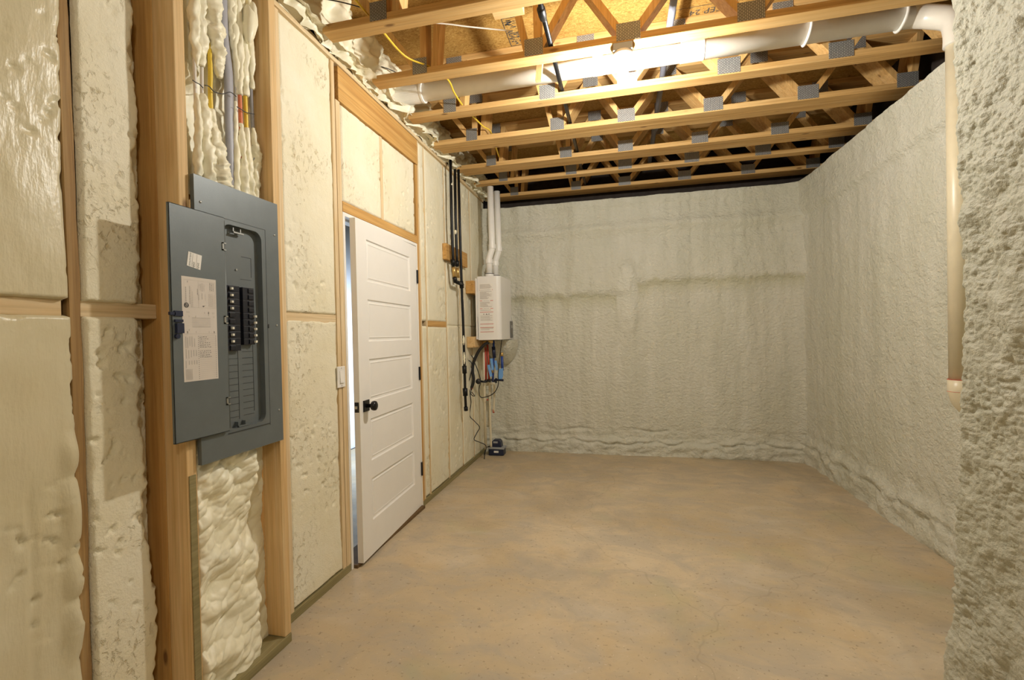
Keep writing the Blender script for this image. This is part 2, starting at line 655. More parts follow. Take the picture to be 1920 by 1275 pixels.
# ceiling: strand board subfloor, with its stamps
b = MB()
b.box((-0.3, -3.2, ZO), (3.7, 2.66, ZO + 0.02))
b.box((-0.3, 2.664, ZO), (3.7, 5.5, ZO + 0.02))
ceil = struct(b.build('ceiling', 'osb'), 'strand board subfloor above the open floor trusses', 'ceiling')


def on_ceiling(px, py):
    p = P(px, py, 2, ZO - 0.002)
    return p


b = MB()
zc = ZO - 0.0015
c0 = P(1322, 20, 2, zc)
b.text('SEP 24', c0, (-1, 0.02, 0), (0, 1, 0), 0.066)
x0, y0 = c0.x, c0.y
for (a, c, e, g) in ((-0.17, -0.045, 0.17, -0.042), (-0.17, 0.05, 0.17, 0.053), (0.17, -0.045, 0.173, 0.053), (-0.173, -0.045, -0.17, 0.053),
                     (-0.17, 0.14, 0.17, 0.143), (0.17, 0.05, 0.173, 0.143)):
    b.quad((x0 + a, y0 - c, zc), (x0 + e, y0 - c, zc), (x0 + e, y0 - g, zc), (x0 + a, y0 - g, zc))
# the grade stamp near the second truss: a ruled column of unreadable marks
ca, cb_ = P(936, 28, 2, zc), P(960, 86, 2, zc)
sx0, sx1 = ca.x, ca.x + 0.10
sy0, sy1 = ca.y, cb_.y
for x in (sx0, sx1):
    b.quad((x, sy0, zc), (x + 0.004, sy0, zc), (x + 0.004, sy1, zc), (x, sy1, zc))
for k in range(6):
    y = sy0 + (sy1 - sy0) * (0, 0.12, 0.24, 0.58, 0.74, 1.0)[k]
    b.quad((sx0, y, zc), (sx1, y, zc), (sx1, y + 0.004, zc), (sx0, y + 0.004, zc))
rr = random.Random(3)
for k in range(46):
    y = sy0 + (sy1 - sy0) * rr.uniform(0.02, 0.98)
    x = rr.uniform(sx0 + 0.008, sx1 - 0.03)
    w, h = rr.uniform(0.008, 0.026), rr.uniform(0.003, 0.009)
    b.quad((x, y, zc), (x + w, y, zc), (x + w, y + h, zc), (x, y + h, zc))
b.build('stamp_marking', 'ink', ceil)

# back wall, right wall, near wall ---------------------------------------------------
ridge_l, ridge_r = 1.73, 1.86


def back_disp(x, z):
    d = 0.016 * fb(x * 6.5, 1.3, z * 0.6, 4) + 0.005 * fb(x * 14, 7.7, z * 9, 3)
    # upper lift stands a little prouder and ends in a ragged lower edge
    edge = (1.72 if x < 1.62 else 1.83) + 0.03 * nz(x * 6, 0, 5) + 0.012 * nz(x * 25, 0, 2)
    d += 0.030 * sstep(edge - 0.05, edge + 0.06, z) * (1 - 0.6 * sstep(edge + 0.05, edge + 0.5, z)) + 0.006 * fb(x * 9, 5, z * 9, 3) * sstep(edge - 0.1, edge, z)
    # rolled pass below the top
    zz = 2.43 + 0.02 * nz(x * 2, 3, 0)
    d += 0.026 * math.exp(-((z - zz) / 0.05) ** 2) - 0.014 * math.exp(-((z - zz + 0.12) / 0.05) ** 2)
    # rounded lip at the top
    d += 0.03 * sstep(ZW - 0.12, ZW - 0.02, z)
    # upright blister
    bx = (x - 1.585) / 0.10
    if abs(bx) < 3:
        top = 2.05
        d += 0.040 * math.exp(-bx ** 4) * sstep(1.25, 1.5, z) * (1 - sstep(top - 0.06, top + 0.06, z))
        d += 0.012 * math.exp(-bx ** 2) * (1 - sstep(0.6, 1.4, z))
    # foot roll
    rz = 0.16 + 0.03 * nz(x * 4, 9, 1)
    d += 0.035 * (1 - sstep(rz - 0.03, rz + 0.03, z)) + 0.02 * fb(x * 9, 3, z * 14, 3) * (1 - sstep(0.1, 0.42, z))
    cr = nz(x * 7, 4, z * 3)
    d -= 0.030 * math.exp(-((z - 0.13 - 0.04 * cr) / 0.012) ** 2)
    d -= 0.022 * math.exp(-((z - 0.27 - 0.06 * nz(x * 3, 2, 0)) / 0.012) ** 2) * sstep(-0.2, 0.3, nz(x * 2.5, 8, 0))
    # corners
    d += 0.10 * math.exp(-((W - x) / 0.07)) + 0.06 * math.exp(-(x / 0.08))
    return d


b = MB()
b.grid(260, 240, lambda u, v: (-0.1 + (W + 0.14) * u, D - back_disp(-0.1 + (W + 0.14) * u, ZW * v), ZW * v))
b.grid(60, 3, lambda u, v: (-0.1 + 3.6 * u, D - 0.03 + 0.30 * v, ZW + 0.006 * nz(u * 40, v * 3, 1)))
# bulge of foam tucked under the water heater
b.grid(40, 24, lambda u, v: (0.21 + (2 * u - 1) * 0.18 * math.sqrt(max(0.0, v * (2 - v))), 5.05 - 0.30 * math.sqrt(max(0.0, 1 - (2 * u - 1) ** 4)) * math.sqrt(max(0.0, 1 - (1 - v) ** 2)) * (0.55 + 0.45 * v) - 0.004 * fb(u * 6, 2, v * 5, 3), 0.97 + 0.285 * v))
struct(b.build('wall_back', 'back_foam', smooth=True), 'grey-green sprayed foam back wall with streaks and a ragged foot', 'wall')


def right_disp(y, z):
    d = 0.011 * fb(y * 4.5, 11.3, z * 0.8, 4) + 0.006 * fb(y * 13, 17.7, z * 9, 3)
    # sloped band near the top
    zz = 2.42 + 0.02 * nz(y * 2, 13, 0)
    d += 0.03 * sstep(zz - 0.04, zz + 0.03, z) + 0.02 * sstep(ZW - 0.10, ZW - 0.02, z)
    rz = 0.24 + 0.05 * nz(y * 3, 19, 1)
    d += 0.03 * (1 - sstep(rz - 0.04, rz + 0.04, z)) + 0.025 * fb(y * 8, 3, z * 11, 3) * (1 - sstep(0.15, 0.5, z))
    d -= 0.02 * math.exp(-((z - 0.16 - 0.07 * nz(y * 4, 2, 7)) / 0.012) ** 2)
    d += 0.07 * math.exp(-((D - y) / 0.09))
    return d


b = MB()
b.grid(150, 150, lambda u, v: (W - right_disp(1.9 + (D - 1.86) * u, ZW * v), 1.9 + (D - 1.86) * u, ZW * v))
b.grid(60, 3, lambda u, v: (W - 0.03 + 0.24 * v, 1.9 + 3.5 * u, ZW + 0.006 * nz(u * 40, v * 3, 5)))
struct(b.build('wall_right', 'grey_foam', smooth=True), 'grey sprayed foam wall running along the far right', 'wall')


XN = 2.60


def near_edge(z):
    pts = [(-0.2, 1.93), (0.06, 1.92), (0.35, 1.885), (0.6, 1.867), (1.0, 1.83), (1.5, 1.822), (1.86, 1.838), (2.4, 1.851), (3.3, 1.86)]
    for (a, ya), (c, yc) in zip(pts, pts[1:]):
        if z <= c:
            return ya + (yc - ya) * (z - a) / (c - a) + 0.006 * nz(0, 3, z * 16) + 0.004 * nz(0, 7, z * 45)
    return 1.86


def near_x(y, z):
    n1 = fb(y * 9, 31.0, z * 7, 3)
    wy, wz = y + 0.006 * nz(y * 60, 1, z * 60), z + 0.006 * nz(y * 60, 8, z * 60)
    d1 = noise.voronoi(Vector((wy * 44, 3.0, wz * 58)))[0][0]
    d2 = noise.voronoi(Vector((wy * 95, 9.0, wz * 120)))[0][0]
    k = 0.55 + 0.45 * nz(y * 5, 2, z * 4)
    return XN - 0.016 * n1 - 0.0115 * k * (1 - min(1.0, 1.1 * d1) ** 2) - 0.0035 * (1 - min(1.0, d2) ** 2) - 0.003 * fb(y * 25, 5.0, z * 25, 2) - 0.02 * (1 - sstep(0.05, 0.3, z))


def near_fn(u, v):
    z = 2.82 * v
    e = near_edge(z)
    L = (e - 1.30)
    tot = L + 0.66
    s = u / 0.75 * L if u < 0.75 else L + (u - 0.75) / 0.25 * 0.66
    if s < L:
        y = 1.30 + s
        x = near_x(y, z)
        r = 0.035
        k = e - y
        if k < r:
            x += r - math.sqrt(max(0, r * r - (r - k) ** 2))
        return (x, y, z)
    return (near_x(e, z) + 0.035 + (s - L), e + 0.008 * fb((s - L) * 20, 3, z * 20, 3), z)


b = MB()
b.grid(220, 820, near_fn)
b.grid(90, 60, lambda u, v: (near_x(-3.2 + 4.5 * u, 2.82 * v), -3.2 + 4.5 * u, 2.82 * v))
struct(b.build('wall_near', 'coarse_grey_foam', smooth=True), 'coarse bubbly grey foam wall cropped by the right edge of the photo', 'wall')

# behind the camera
b = MB()
b.box((-0.3, -3.3, 0), (3.7, -3.2, ZO))
struct(b.build('wall_rear', 'rear_wall'), 'plain wall behind the camera', 'wall')
# rim boards closing the floor frame above the walls
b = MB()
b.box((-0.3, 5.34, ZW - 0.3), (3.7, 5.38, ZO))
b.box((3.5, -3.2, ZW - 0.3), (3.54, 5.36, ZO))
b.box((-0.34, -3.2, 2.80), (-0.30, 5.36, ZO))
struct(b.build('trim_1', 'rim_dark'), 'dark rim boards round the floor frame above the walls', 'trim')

# left wall ---------------------------------------------------------------------------
b = MB()
# sheathing behind the studs with the door opening left out
XS = -0.13
for (ya, yb, za, zb) in ((-3.2, 2.30, 0, 2.87), (3.30, 5.2, 0, 2.87), (2.30, 3.30, 2.03, 2.87)):
    b.box((XS - 0.02, ya, za), (XS, yb, zb))


def bay(y0, y1, z0, z1, res, seed=0.0, ragged=0.010, x_fn=None, depth=0.012, rough=1.0):
    res *= 0.75
    nu, nv = max(2, int((y1 - y0) / res)), max(2, int((z1 - z0) / res))

    def fn(u, v):
        y, z = y0 + (y1 - y0) * u, z0 + (z1 - z0) * v
        x = -0.002 + 0.004 * rough * fb(y * 6 + seed, 2.0, z * 3, 4)
        # torn pits
        p = fb(y * 30 + seed, 9.0, z * 22, 4)
        cl = nz(y * 3 + seed, 4.0, z * 2.2)
        if p > 0.35 and cl > -0.15:
            x -= 0.010 * min(1, (p - 0.35) * 3.5) * sstep(-0.15, 0.15, cl)
        d = min(y - y0, y1 - y, z - z0, z1 - z)
        rg = ragged * max(0.05, 0.45 + 0.75 * fb(y * 11 + seed, 6, z * 11, 5))
        if d < rg:
            x -= depth * (1 - d / rg) ** 1.5
        if x_fn:
            x = x_fn(x, y, z)
        return (x, y, z)
    b.grid(nu, nv, fn)


ZB0, ZB1 = 1.395, 1.435      # fire-blocking between the studs
b.cur = 1
bay(-3.2, 0.45, 0.0, 2.83, 0.08)


def far_left_x(x, y, z):
    # the skinned foam of this bay bulges over the edge of the stud in lobes
    k = sstep(0.78, 0.96, y)
    k2 = sstep(0.93, 0.965, y)
    lob = 0.016 * (0.3 + abs(math.sin(z * 17 + 2 * nz(z * 3, 0, 0)))) * k2 * (1 - sstep(0.95, 1.15, z)) if z < ZB0 else 0.004 * k
    return x + lob + 0.012 * fb(y * 3, 1, z * 2, 3) - 0.006 * math.exp(-((y - 0.875 - 0.01 * nz(0, 0, z * 6)) / 0.006) ** 2) * (1 - sstep(0.85, 1.0, z))


bay(0.45, 0.978, ZB1, 2.83, 0.010, 2.0, 0.014, far_left_x, 0.03)
bay(0.45, 0.985, 0.0, ZB0, 0.010, 5.0, 0.016, far_left_x, 0.03)
b.cur = 0


def near_box_x(x, y, z):
    # foam slopes back towards the stud of the panel bay
    e = 1.165 + 0.022 * fb(3.3, 0, z * 5, 4) + 0.012 * nz(1, 0, z * 30)
    if z < 0.5:
        e += 0.015
    return x - 0.065 * sstep(e, e + 0.05, y)


bay(1.016, 1.235, ZB1, 2.83, 0.008, 8.0, 0.014, near_box_x, 0.02)
bay(1.016, 1.235, 0.0, ZB0, 0.008, 11.0, 0.014, near_box_x, 0.02)
bay(1.842, 2.228, ZB1 + 0.005, 2.83, 0.009, 14.0, 0.012)
bay(1.842, 2.228, 0.045, ZB0 + 0.012, 0.009, 17.0, 0.014)
bay(2.325, 2.752, 2.085, 2.632, 0.010, 20.0, 0.010)
bay(2.786, 3.255, 2.085, 2.632, 0.010, 23.0, 0.010)
for k, (ya, yb) in enumerate(((3.345, 3.437), (3.459, 3.862), (3.884, 4.228), (4.25, 4.575), (4.597, 5.1))):
    bay(ya, yb, ZB1 if k < 2 else ZB0 + 0.01, 2.83, 0.014, 26.0 + k * 3, 0.010)
    bay(ya, yb, 0.045, ZB0 if k < 2 else ZB0 + 0.012, 0.014, 28.0 + k * 3, 0.010)
b.build('wall_left', ['cream_foam', 'skinned_foam'], smooth=True)
struct(bpy.data.objects['wall_left'], 'cream spray foam wall trimmed flush between the studs', 'wall')

# sole plate along the floor
b = MB()
b.box((-0.12, -3.2, 0), (-0.01, 1.24, 0.04))
b.box((-0.12, 1.71, 0), (0.004, 2.30, 0.041))
b.box((-0.12, 3.28, 0), (0.004, 5.06, 0.041))
struct(b.build('baseboard_left', 'treated_y', bevel=0.002), 'greenish treated sole plate along the foot of the foam wall', 'trim')

# --- studs and framing, each board a thing
def board(name, a, c, mat, label, cat='stud', group=None):
    bb = MB()
    bb.box(a, c)
    o = bb.build(name, mat, bevel=0.0025, origin=((a[0] + c[0]) / 2, (a[1] + c[1]) / 2, min(a[2], c[2])))
    return tag(o, label, cat, group)


# bowed dark stud at the far left
bb = MB()
path = [(-0.045, 0.988 + 0.012 * math.sin(z * 1.1 + 0.4), z) for z in [0.0 + 0.04 * k for k in range(72)]]
vs, fs = [], []
for p in path:
    for sx, sy in ((-0.05, -0.017), (0.037, -0.017), (0.037 + 0.003 * nz(0, 3, p[2] * 9), 0.010 + 0.004 * nz(0, 1, p[2] * 7)), (-0.05, 0.011)):
        vs.append((p[0] + sx, p[1] + sy, p[2]))
for i in range(len(path) - 1):
    for k in range(4):
        fs.append((i * 4 + k, i * 4 + (k + 1) % 4, (i + 1) * 4 + (k + 1) % 4, (i + 1) * 4 + k))
bb.add(vs, fs)
tag(bb.build('wall_stud', 'weathered_z'), 'rough weathered stud between the two foam panels at the far left', 'stud')
board('wall_stud', (-0.12, 1.24, 0.0), (0.0, 1.278, 2.83), 'amber_z', 'dark recessed wall stud behind the projecting post left of the breaker panel')
board('wall_stud', (-0.10, 1.80, 0.04), (0.002, 1.84, 2.83), 'stud_z', 'flush stud just beyond the far post of the breaker panel')
board('king_stud', (-0.10, 2.232, 0.04), (0.001, 2.262, 2.83), 'stud_z', 'full-height stud behind the light switch, left of the door')
board('trimmer_stud', (-0.10, 2.265, 0.04), (0.003, 2.306, 2.632), 'stud_z', 'pale trimmer stud carrying the header on the latch side of the door')
board('cripple_stud', (-0.10, 2.753, 2.08), (-0.004, 2.785, 2.632), 'stud_z', 'short stud showing between the two foam squares above the door')
board('trimmer_stud', (-0.10, 3.277, 0.04), (0.002, 3.312, 2.632), 'amber_z', 'amber trimmer stud beside the black door hinges')
board('king_stud', (-0.10, 3.314, 0.04), (-0.001, 3.344, 2.83), 'stud_z', 'full-height stud on the hinge side of the door, next to the amber trimmer')
for y, lab in ((3.438, 'thin stud edge in the foam nearest the door hinges'), (3.863, 'stud edge in the foam running up behind the black gas pipes'),
               (4.229, 'stud edge in the foam between the gas pipes and the water heater'), (4.576, 'stud edge in the foam behind the white water heater')):
    board('wall_stud', (-0.10, y, 0.04), (-0.004, y + 0.020, 2.83), 'stud_z', lab)
board('top_plate', (-0.12, 1.2, 2.828), (0.012, 5.06, 2.868), 'stud_y', 'long top plate running along the head of the foam wall', 'plate')
board('header_beam', (-0.10, 2.29, 2.635), (0.006, 3.314, 2.826), 'amber_y', 'wide amber header beam high above the white door', 'beam')
board('door_head_board', (-0.11, 2.306, 2.024), (0.006, 3.276, 2.082), 'amber_y', 'horizontal board directly above the white door', 'board')
for (ya, yb, lab, mt) in ((0.45, 0.968, 'blocking board in the glossy foam at the left edge of the photo', 'stud_y'), (1.012, 1.24, 'blocking board half in the shadow of the open panel door', 'stud_y'),
                      (1.84, 2.23, 'blocking board between the breaker panel and the light switch', 'stud_y'), (3.458, 3.862, 'blocking board beyond the door, left of the gas pipes', 'amber_y')):
    board('fire_block', (-0.10, ya, ZB0 - 0.004), (-0.004 if ya > 1.5 else -0.016, yb, ZB1 + 0.004), mt, lab, 'board')

# --- the furred-out bay that carries the breaker panel
b = MB()
b.box((-0.068, 1.278, 0.0), (-0.058, 1.80, 2.85))
tag(b.build('backing_board', 'amber_z'), 'brown backing board deep in the breaker panel bay', 'board')
board('front_post', (0.001, 1.24, 0.0), (0.09, 1.278, 2.85), 'pine_z', 'projecting post on the near side of the breaker panel', 'post')
board('front_post', (0.001, 1.672, 0.04), (0.09, 1.71, 2.85), 'pine_z', 'projecting post on the far side of the breaker panel, next to the foam', 'post')
board('bay_sill', (-0.058, 1.28, 0.0), (0.092, 1.71, 0.038), 'treated_y', 'sill board on the floor under the billowy foam, below the breaker panel', 'board')
b = MB()
b.box((0.0905, 1.246, 0.0), (0.094, 1.270, 0.86))
tag(b.build('stained_strip', 'treated_y'), 'green stained strip on the front of the near post, low down', 'board')


def popcorn(y, z, sc=26.0, sk=0.45, seed=0.0):
    wy = y + 0.016 * nz(y * 11, seed, z * 11) + 0.006 * nz(y * 34, seed, z * 34)
    wz = z + 0.016 * nz(y * 11, seed + 7, z * 11) + 0.006 * nz(y * 34, seed + 9, z * 34)
    a, c = wy * 0.82 + wz * 0.57, -wy * 0.57 + wz * 0.82      # lobes run up to the far side
    p = Vector((a * sc * (1 - sk * 0.6), seed, c * sc * (1 + sk * 0.3)))
    d1 = noise.voronoi(p)[0][0]
    d2 = noise.voronoi(p * 1.9 + Vector((3, 1, 2)))[0][0]
    big = 0.65 + 0.6 * nz(y * 8, seed + 3, z * 8)
    return big * (0.80 * math.sqrt(max(0.0, 1 - min(1.0, 1.1 * d1) ** 2)) + 0.30 * max(0.0, 1 - d1) + 0.22 * max(0, 1 - d2 * d2))


b = MB()


def low_fn(u, v):
    y = 1.279 + 0.392 * u
    z = 0.039 + 0.95 * v
    m_ = 0.5 + 0.5 * fb(y * 5, 2.2, z * 4, 3)
    side = sstep(0.0, 0.06, u) * (1 - 0.85 * sstep(0.70 + 0.08 * nz(0, 0, z * 8), 0.86 + 0.08 * nz(0, 5, z * 8), u))
    bite = 1 - 0.75 * math.exp(-((u - 0.8) / 0.25) ** 2 - ((z - 0.56) / 0.07) ** 2)
    x = -0.045 + (0.055 + 0.04 * m_) * (0.35 + 0.65 * side) * bite + 0.050 * popcorn(y, z, 21, 0.55, 1.0) * (0.35 + 0.65 * side)
    return (min(x, 0.105), y, z)


b.grid(130, 300, low_fn)
tag(b.build('spray_foam', 'billowy_foam', smooth=True), 'billowy popcorn-like cream foam filling the bay below the breaker panel', 'foam')

# foam-coated cables above the panel: each cable is a thing, its foam coat a part
XC = 0.025


def cable(label, pts, r, mat, coats, name='electrical_cable', group='cables above the breaker panel', flat=None, xo=0.0):
    path = spline([P(px, py, 0, XC + xo) for px, py in pts], 6)
    t = thing(name, path[-1], label, 'cable', group)
    bb = MB()
    bb.tube(path, r, 10, flat=flat)
    bb.build('sheath', mat, t, smooth=True)
    for (cp, rs, sd) in coats:
        pp = spline([P(px, py, 0, XC + xo + 0.004) for px, py in cp], 26)
        n = len(pp)
        rl = []
        for i in range(n):
            f = i / (n - 1)
            k = f * (len(rs) - 1)
            i0 = min(int(k), len(rs) - 2)
            rl.append(rs[i0] + (rs[i0 + 1] - rs[i0]) * (k - i0))
        bb = MB()
        bb.tube(pp, rl, 20, lump=0.5, lf=42, seed=sd)
        bb.build('foam_coat', 'billowy_foam', t, smooth=True)
    return t


cable('white cable nearest the near post, foam coated above the black tie', [(361, -30), (364, 100), (367, 200), (372, 345)], 0.006, 'white_cable',
      [([(362, -40), (365, 60), (369, 125)], [0.014, 0.018, 0.016, 0.006], 1), ([(368, 175), (372, 240), (372, 330)], [0.006, 0.014, 0.014], 2)])
cable('second white cable from the near post, above the panel', [(374, -30), (378, 100), (379, 200), (386, 350)], 0.006, 'white_cable',
      [([(374, -40), (375, 50), (377, 124)], [0.018, 0.022, 0.024, 0.010], 3), ([(380, 176), (386, 240), (392, 350)], [0.010, 0.022, 0.026, 0.026], 4)], xo=-0.005)
cable('yellow cable in the left half of the bay above the panel', [(388, -30), (394, 120), (394, 170), (396, 220), (402, 350)], 0.008, 'yellow_cable',
      [([(392, -40), (398, 40), (405, 90), (412, 146)], [0.022, 0.032, 0.034, 0.028, 0.010], 5), ([(397, 205), (402, 260), (410, 310), (418, 352)], [0.008, 0.022, 0.036, 0.036], 6)], xo=0.004)
cable('thick grey feeder cable down the middle of the bay above the panel', [(417, -30), (419, 60), (428, 140), (430, 230), (436, 360)], 0.020, 'grey_cable',
      [([(428, -40), (432, 30), (437, 80), (440, 120)], [0.016, 0.016, 0.013, 0.006], 7)], name='feeder_cable', flat=(0.6, 1.0, 1.0), xo=-0.006)
cable('foam-crusted cable touching the thick grey feeder', [(436, -30), (441, 100), (444, 230), (446, 375)], 0.006, 'white_cable',
      [([(434, -40), (440, 60), (446, 178)], [0.012, 0.014, 0.013, 0.010], 8), ([(441, 190), (442, 260), (444, 370)], [0.006, 0.010, 0.015], 9)])
cable('red cable between the grey feeder and the far post', [(445, -30), (448, 150), (451, 230), (456, 375)], 0.0085, 'red_cable',
      [([(444, -40), (449, 60), (450, 178)], [0.012, 0.013, 0.014, 0.010], 10), ([(452, 232), (456, 300), (460, 372)], [0.008, 0.016, 0.018], 11)], xo=0.006)
cable('yellow cable right beside the red one above the panel', [(455, -30), (459, 150), (462, 240), (468, 375)], 0.0078, 'yellow_cable',
      [([(453, -40), (458, 60), (461, 180)], [0.010, 0.012, 0.015, 0.010], 12), ([(462, 240), (467, 310), (472, 372)], [0.008, 0.015, 0.016], 13)], xo=0.004)
cable('pale grey cable closest to the far post above the panel', [(466, -30), (470, 150), (474, 240), (480, 378)], 0.0078, 'grey_cable',
      [([(462, -40), (468, 60), (473, 168)], [0.010, 0.013, 0.015, 0.008], 14), ([(474, 240), (481, 290), (480, 330), (480, 376)], [0.008, 0.020, 0.016, 0.012], 15)])
b = MB()
b.blob(P(466, 42, 0, 0.055), (0.03, 0.026, 0.075), 3.0, 0.35, 18)
b.blob(P(474, 38, 0, 0.06), (0.022, 0.018, 0.07), 5.0, 0.3, 18)
tag(b.build('foam_lump', 'billowy_foam', smooth=True), 'cream foam lump stuck to the far post at the top of the bay', 'foam')
for lab, pts in (('black tie wire round the two white cables', [(361, 150), (368, 155), (374, 158), (381, 165)]),
                 ('black tie wire from the yellow cable across the grey feeder', [(384, 160), (392, 162), (402, 172), (418, 176), (432, 173), (443, 181)]),
                 ('black tie wire round the red, yellow and grey cables', [(444, 200), (452, 205), (462, 211), (477, 214)])):
    b = MB()
    b.tube(spline([P(x, y, 0, XC + 0.022) for x, y in pts], 6), 0.0018, 6)
    tag(b.build('tie_wire', 'black_plastic', smooth=True), lab, 'wire')
# thin foam film at the back of the bay
b = MB()
b.grid(40, 90, lambda u, v: (-0.056 + 0.035 * max(0, fb(u * 5, 3, v * 7, 3)) + 0.03 * sstep(0.85, 1.0, u) + 0.02 * popcorn(u * 0.4, v * 0.9, 22, 0.2, 4), 1.279 + 0.393 * u, 1.86 + 0.99 * v))
tag(b.build('foam_film', 'billowy_foam', smooth=True), 'thin foam film at the back of the bay behind the cables', 'foam')

# ================================================================== BREAKER PANEL
XP = 0.108
panel = thing('breaker_panel', (XP, 1.48, 0.885), 'grey steel breaker panel with its narrow door swung open', 'breaker panel')
CY0, CY1, CZ0, CZ1 = 1.281, 1.672, 0.888, 1.882
OY0, OY1, OZ0, OZ1 = 1.392, 1.578, 0.985, 1.742
b = MB()
# cover plate with a rounded opening
inner = b.rrect(OY0, OY1, OZ0, OZ1, 0.035, 6)
n = len(inner)
k0 = 7  # corner arcs have 7 points each, starting at +y +z
outer = [(CY1, CZ1), (CY0, CZ1), (CY0, CZ0), (CY1, CZ0)]
vs, fs = [], []
for (y, z) in inner:
    vs.append((XP, y, z))
for (y, z) in outer:
    vs.append((XP, y, z))
for c in range(4):
    for k in range(6):
        fs.append((n + c, c * 7 + k, c * 7 + k + 1))
    fs.append((n + c, c * 7 + 6, ((c + 1) * 7) % n, n + (c + 1) % 4))
b.add(vs, fs)
# returned edges of the cover, and the reveal of the opening
for c in range(4):
    (ya, za), (yb, zb) = outer[c], outer[(c + 1) % 4]
    b.quad((XP, ya, za), (XP, yb, zb), (XP - 0.016, yb, zb), (XP - 0.016, ya, za))
vs = [(XP, y, z) for y, z in inner] + [(XP - 0.026, y, z) for y, z in inner]
b.add(vs, [(i, (i + 1) % n, n + (i + 1) % n, n + i) for i in range(n)])
cover = b.build('cover', 'panel_grey', panel)
sol = None
# pressed line round the opening
b = MB()
for (ya, za, yb, zb) in ((OY0 - 0.005, 1.758, 1.60, 1.7595), (1.5985, 0.965, 1.60, 1.758)):
    b.box((XP, ya, za), (XP + 0.0006, yb, zb))
b.box((XP, OY0, 0.972), (XP + 0.003, 1.598, 0.9735))
b.build('pressed_line', 'dark_line', panel)
b = MB()
b.box((XP, 1.601, 1.36), (XP + 0.002, 1.606, 1.376))
b.build('latch_slot', 'dark_line', panel)
# dead front inside
XD = XP - 0.022
b = MB()
b.box((XD - 0.01, OY0 - 0.02, OZ0 - 0.01), (XD, OY1 + 0.01, OZ1 + 0.01))
df = b.build('dead_front', 'panel_recess', panel)
b = MB()
b.box((XD, 1.497, 1.635), (XD + 0.0008, 1.545, 1.6365))
b.box((XD, 1.5435, 1.56), (XD + 0.0008, 1.545, 1.636))
b.box((XD, 1.49, 1.548), (XD + 0.0008, 1.544, 1.549))
ZR = 1.518 - 0.0245 * 10
for k in range(11):
    z = ZR - 0.005 - 0.0245 * k
    if k < 10:
        b.box((XD, 1.413, z - 0.0245), (XD + 0.001, 1.466, z - 0.0232))
    b.box((XD, 1.489, z + 0.0245 - 0.0245), (XD + 0.001, 1.540, z + 0.0013))
b.box((XD, 1.467, ZR - 0.26), (XD + 0.001, 1.4685, ZR))
b.box((XD, 1.541, ZR - 0.24), (XD + 0.001, 1.5425, ZR + 0.02))
b.build('knockout_line', 'dark_line', df)
b = MB()
b.cyl((XD, 1.47, 1.582), (XD + 0.004, 1.47, 1.582), 0.004, 10)
b.build('screw', 'screw_steel', df)
# catch brackets at top and bottom of the opening
for zc_, nm in ((1.728, 'top'), (0.998, 'bottom')):
    b = MB()
    b.box((XD, 1.445, zc_ - 0.010), (XD + 0.016, 1.449, zc_ + 0.008))
    b.box((XD, 1.479, zc_ - 0.010), (XD + 0.016, 1.483, zc_ + 0.008))
    b.box((XD + 0.010, 1.445, zc_ - 0.012), (XD + 0.020, 1.492, zc_ - 0.007))
    b.build('catch_bracket', 'screw_steel' if nm == 'top' else 'panel_grey', panel)


def breaker(y0, y1, zt, h, toggles, right=False):
    bb = MB()
    x1 = XD + 0.016
    zb = zt - h + 0.0008
    # stepped body: shoulder, raised handle block
    bb.box((XD, y0, zb), (x1, y1, zt))
    ya, yb = (y0 + 0.010, y0 + 0.034) if not right else (y1 - 0.030, y1 - 0.006)
    for k in range(max(1, round(h / 0.0245))):
        zz = zt - 0.0245 * k
        bb.box((x1, ya, zz - 0.021), (x1 + 0.004, yb, zz - 0.004))
    o = bb.build('breaker', 'breaker_black', panel, bevel=0.0012)
    for zz in toggles:
        tb = MB()
        yc = (y0 + 0.017) if not right else (y1 - 0.004)
        tb.obox((x1 + 0.006, yc, zz), (0.006, 0, 0), (0, 0.0045, 0), (0, 0, 0.0042))
        tb.build('toggle', 'toggle_white', o, bevel=0.001)


for k in range(10):
    zt = 1.518 - 0.0245 * k
    if k == 5:
        continue
    if k == 4:
        breaker(1.407, 1.468, zt, 0.049, [])
    else:
        breaker(1.407, 1.468, zt, 0.0245, [zt - 0.0125] if k in (0, 1, 2, 3, 6, 7, 8) else [])
for k in (0, 2):
    breaker(1.483, 1.538, 1.5165 - 0.0247 * k, 0.0494, [], True)
for k in range(4, 9):
    zt = 1.5165 - 0.0247 * k
    breaker(1.483, 1.538, zt, 0.0247, [zt - 0.0125], True)
# cover screws
for (y, z) in ((1.650, 1.748), (1.650, 1.372), (1.650, 1.018), (1.304, 1.792)):
    b = MB()
    b.lathe((XP, y, z), (1, 0, 0), [(0.0045, 0), (0.0045, 0.001), (0.003, 0.003), (0.001, 0.0035)], 10)
    b.build('cover_screw', 'screw_steel', panel, smooth=True)
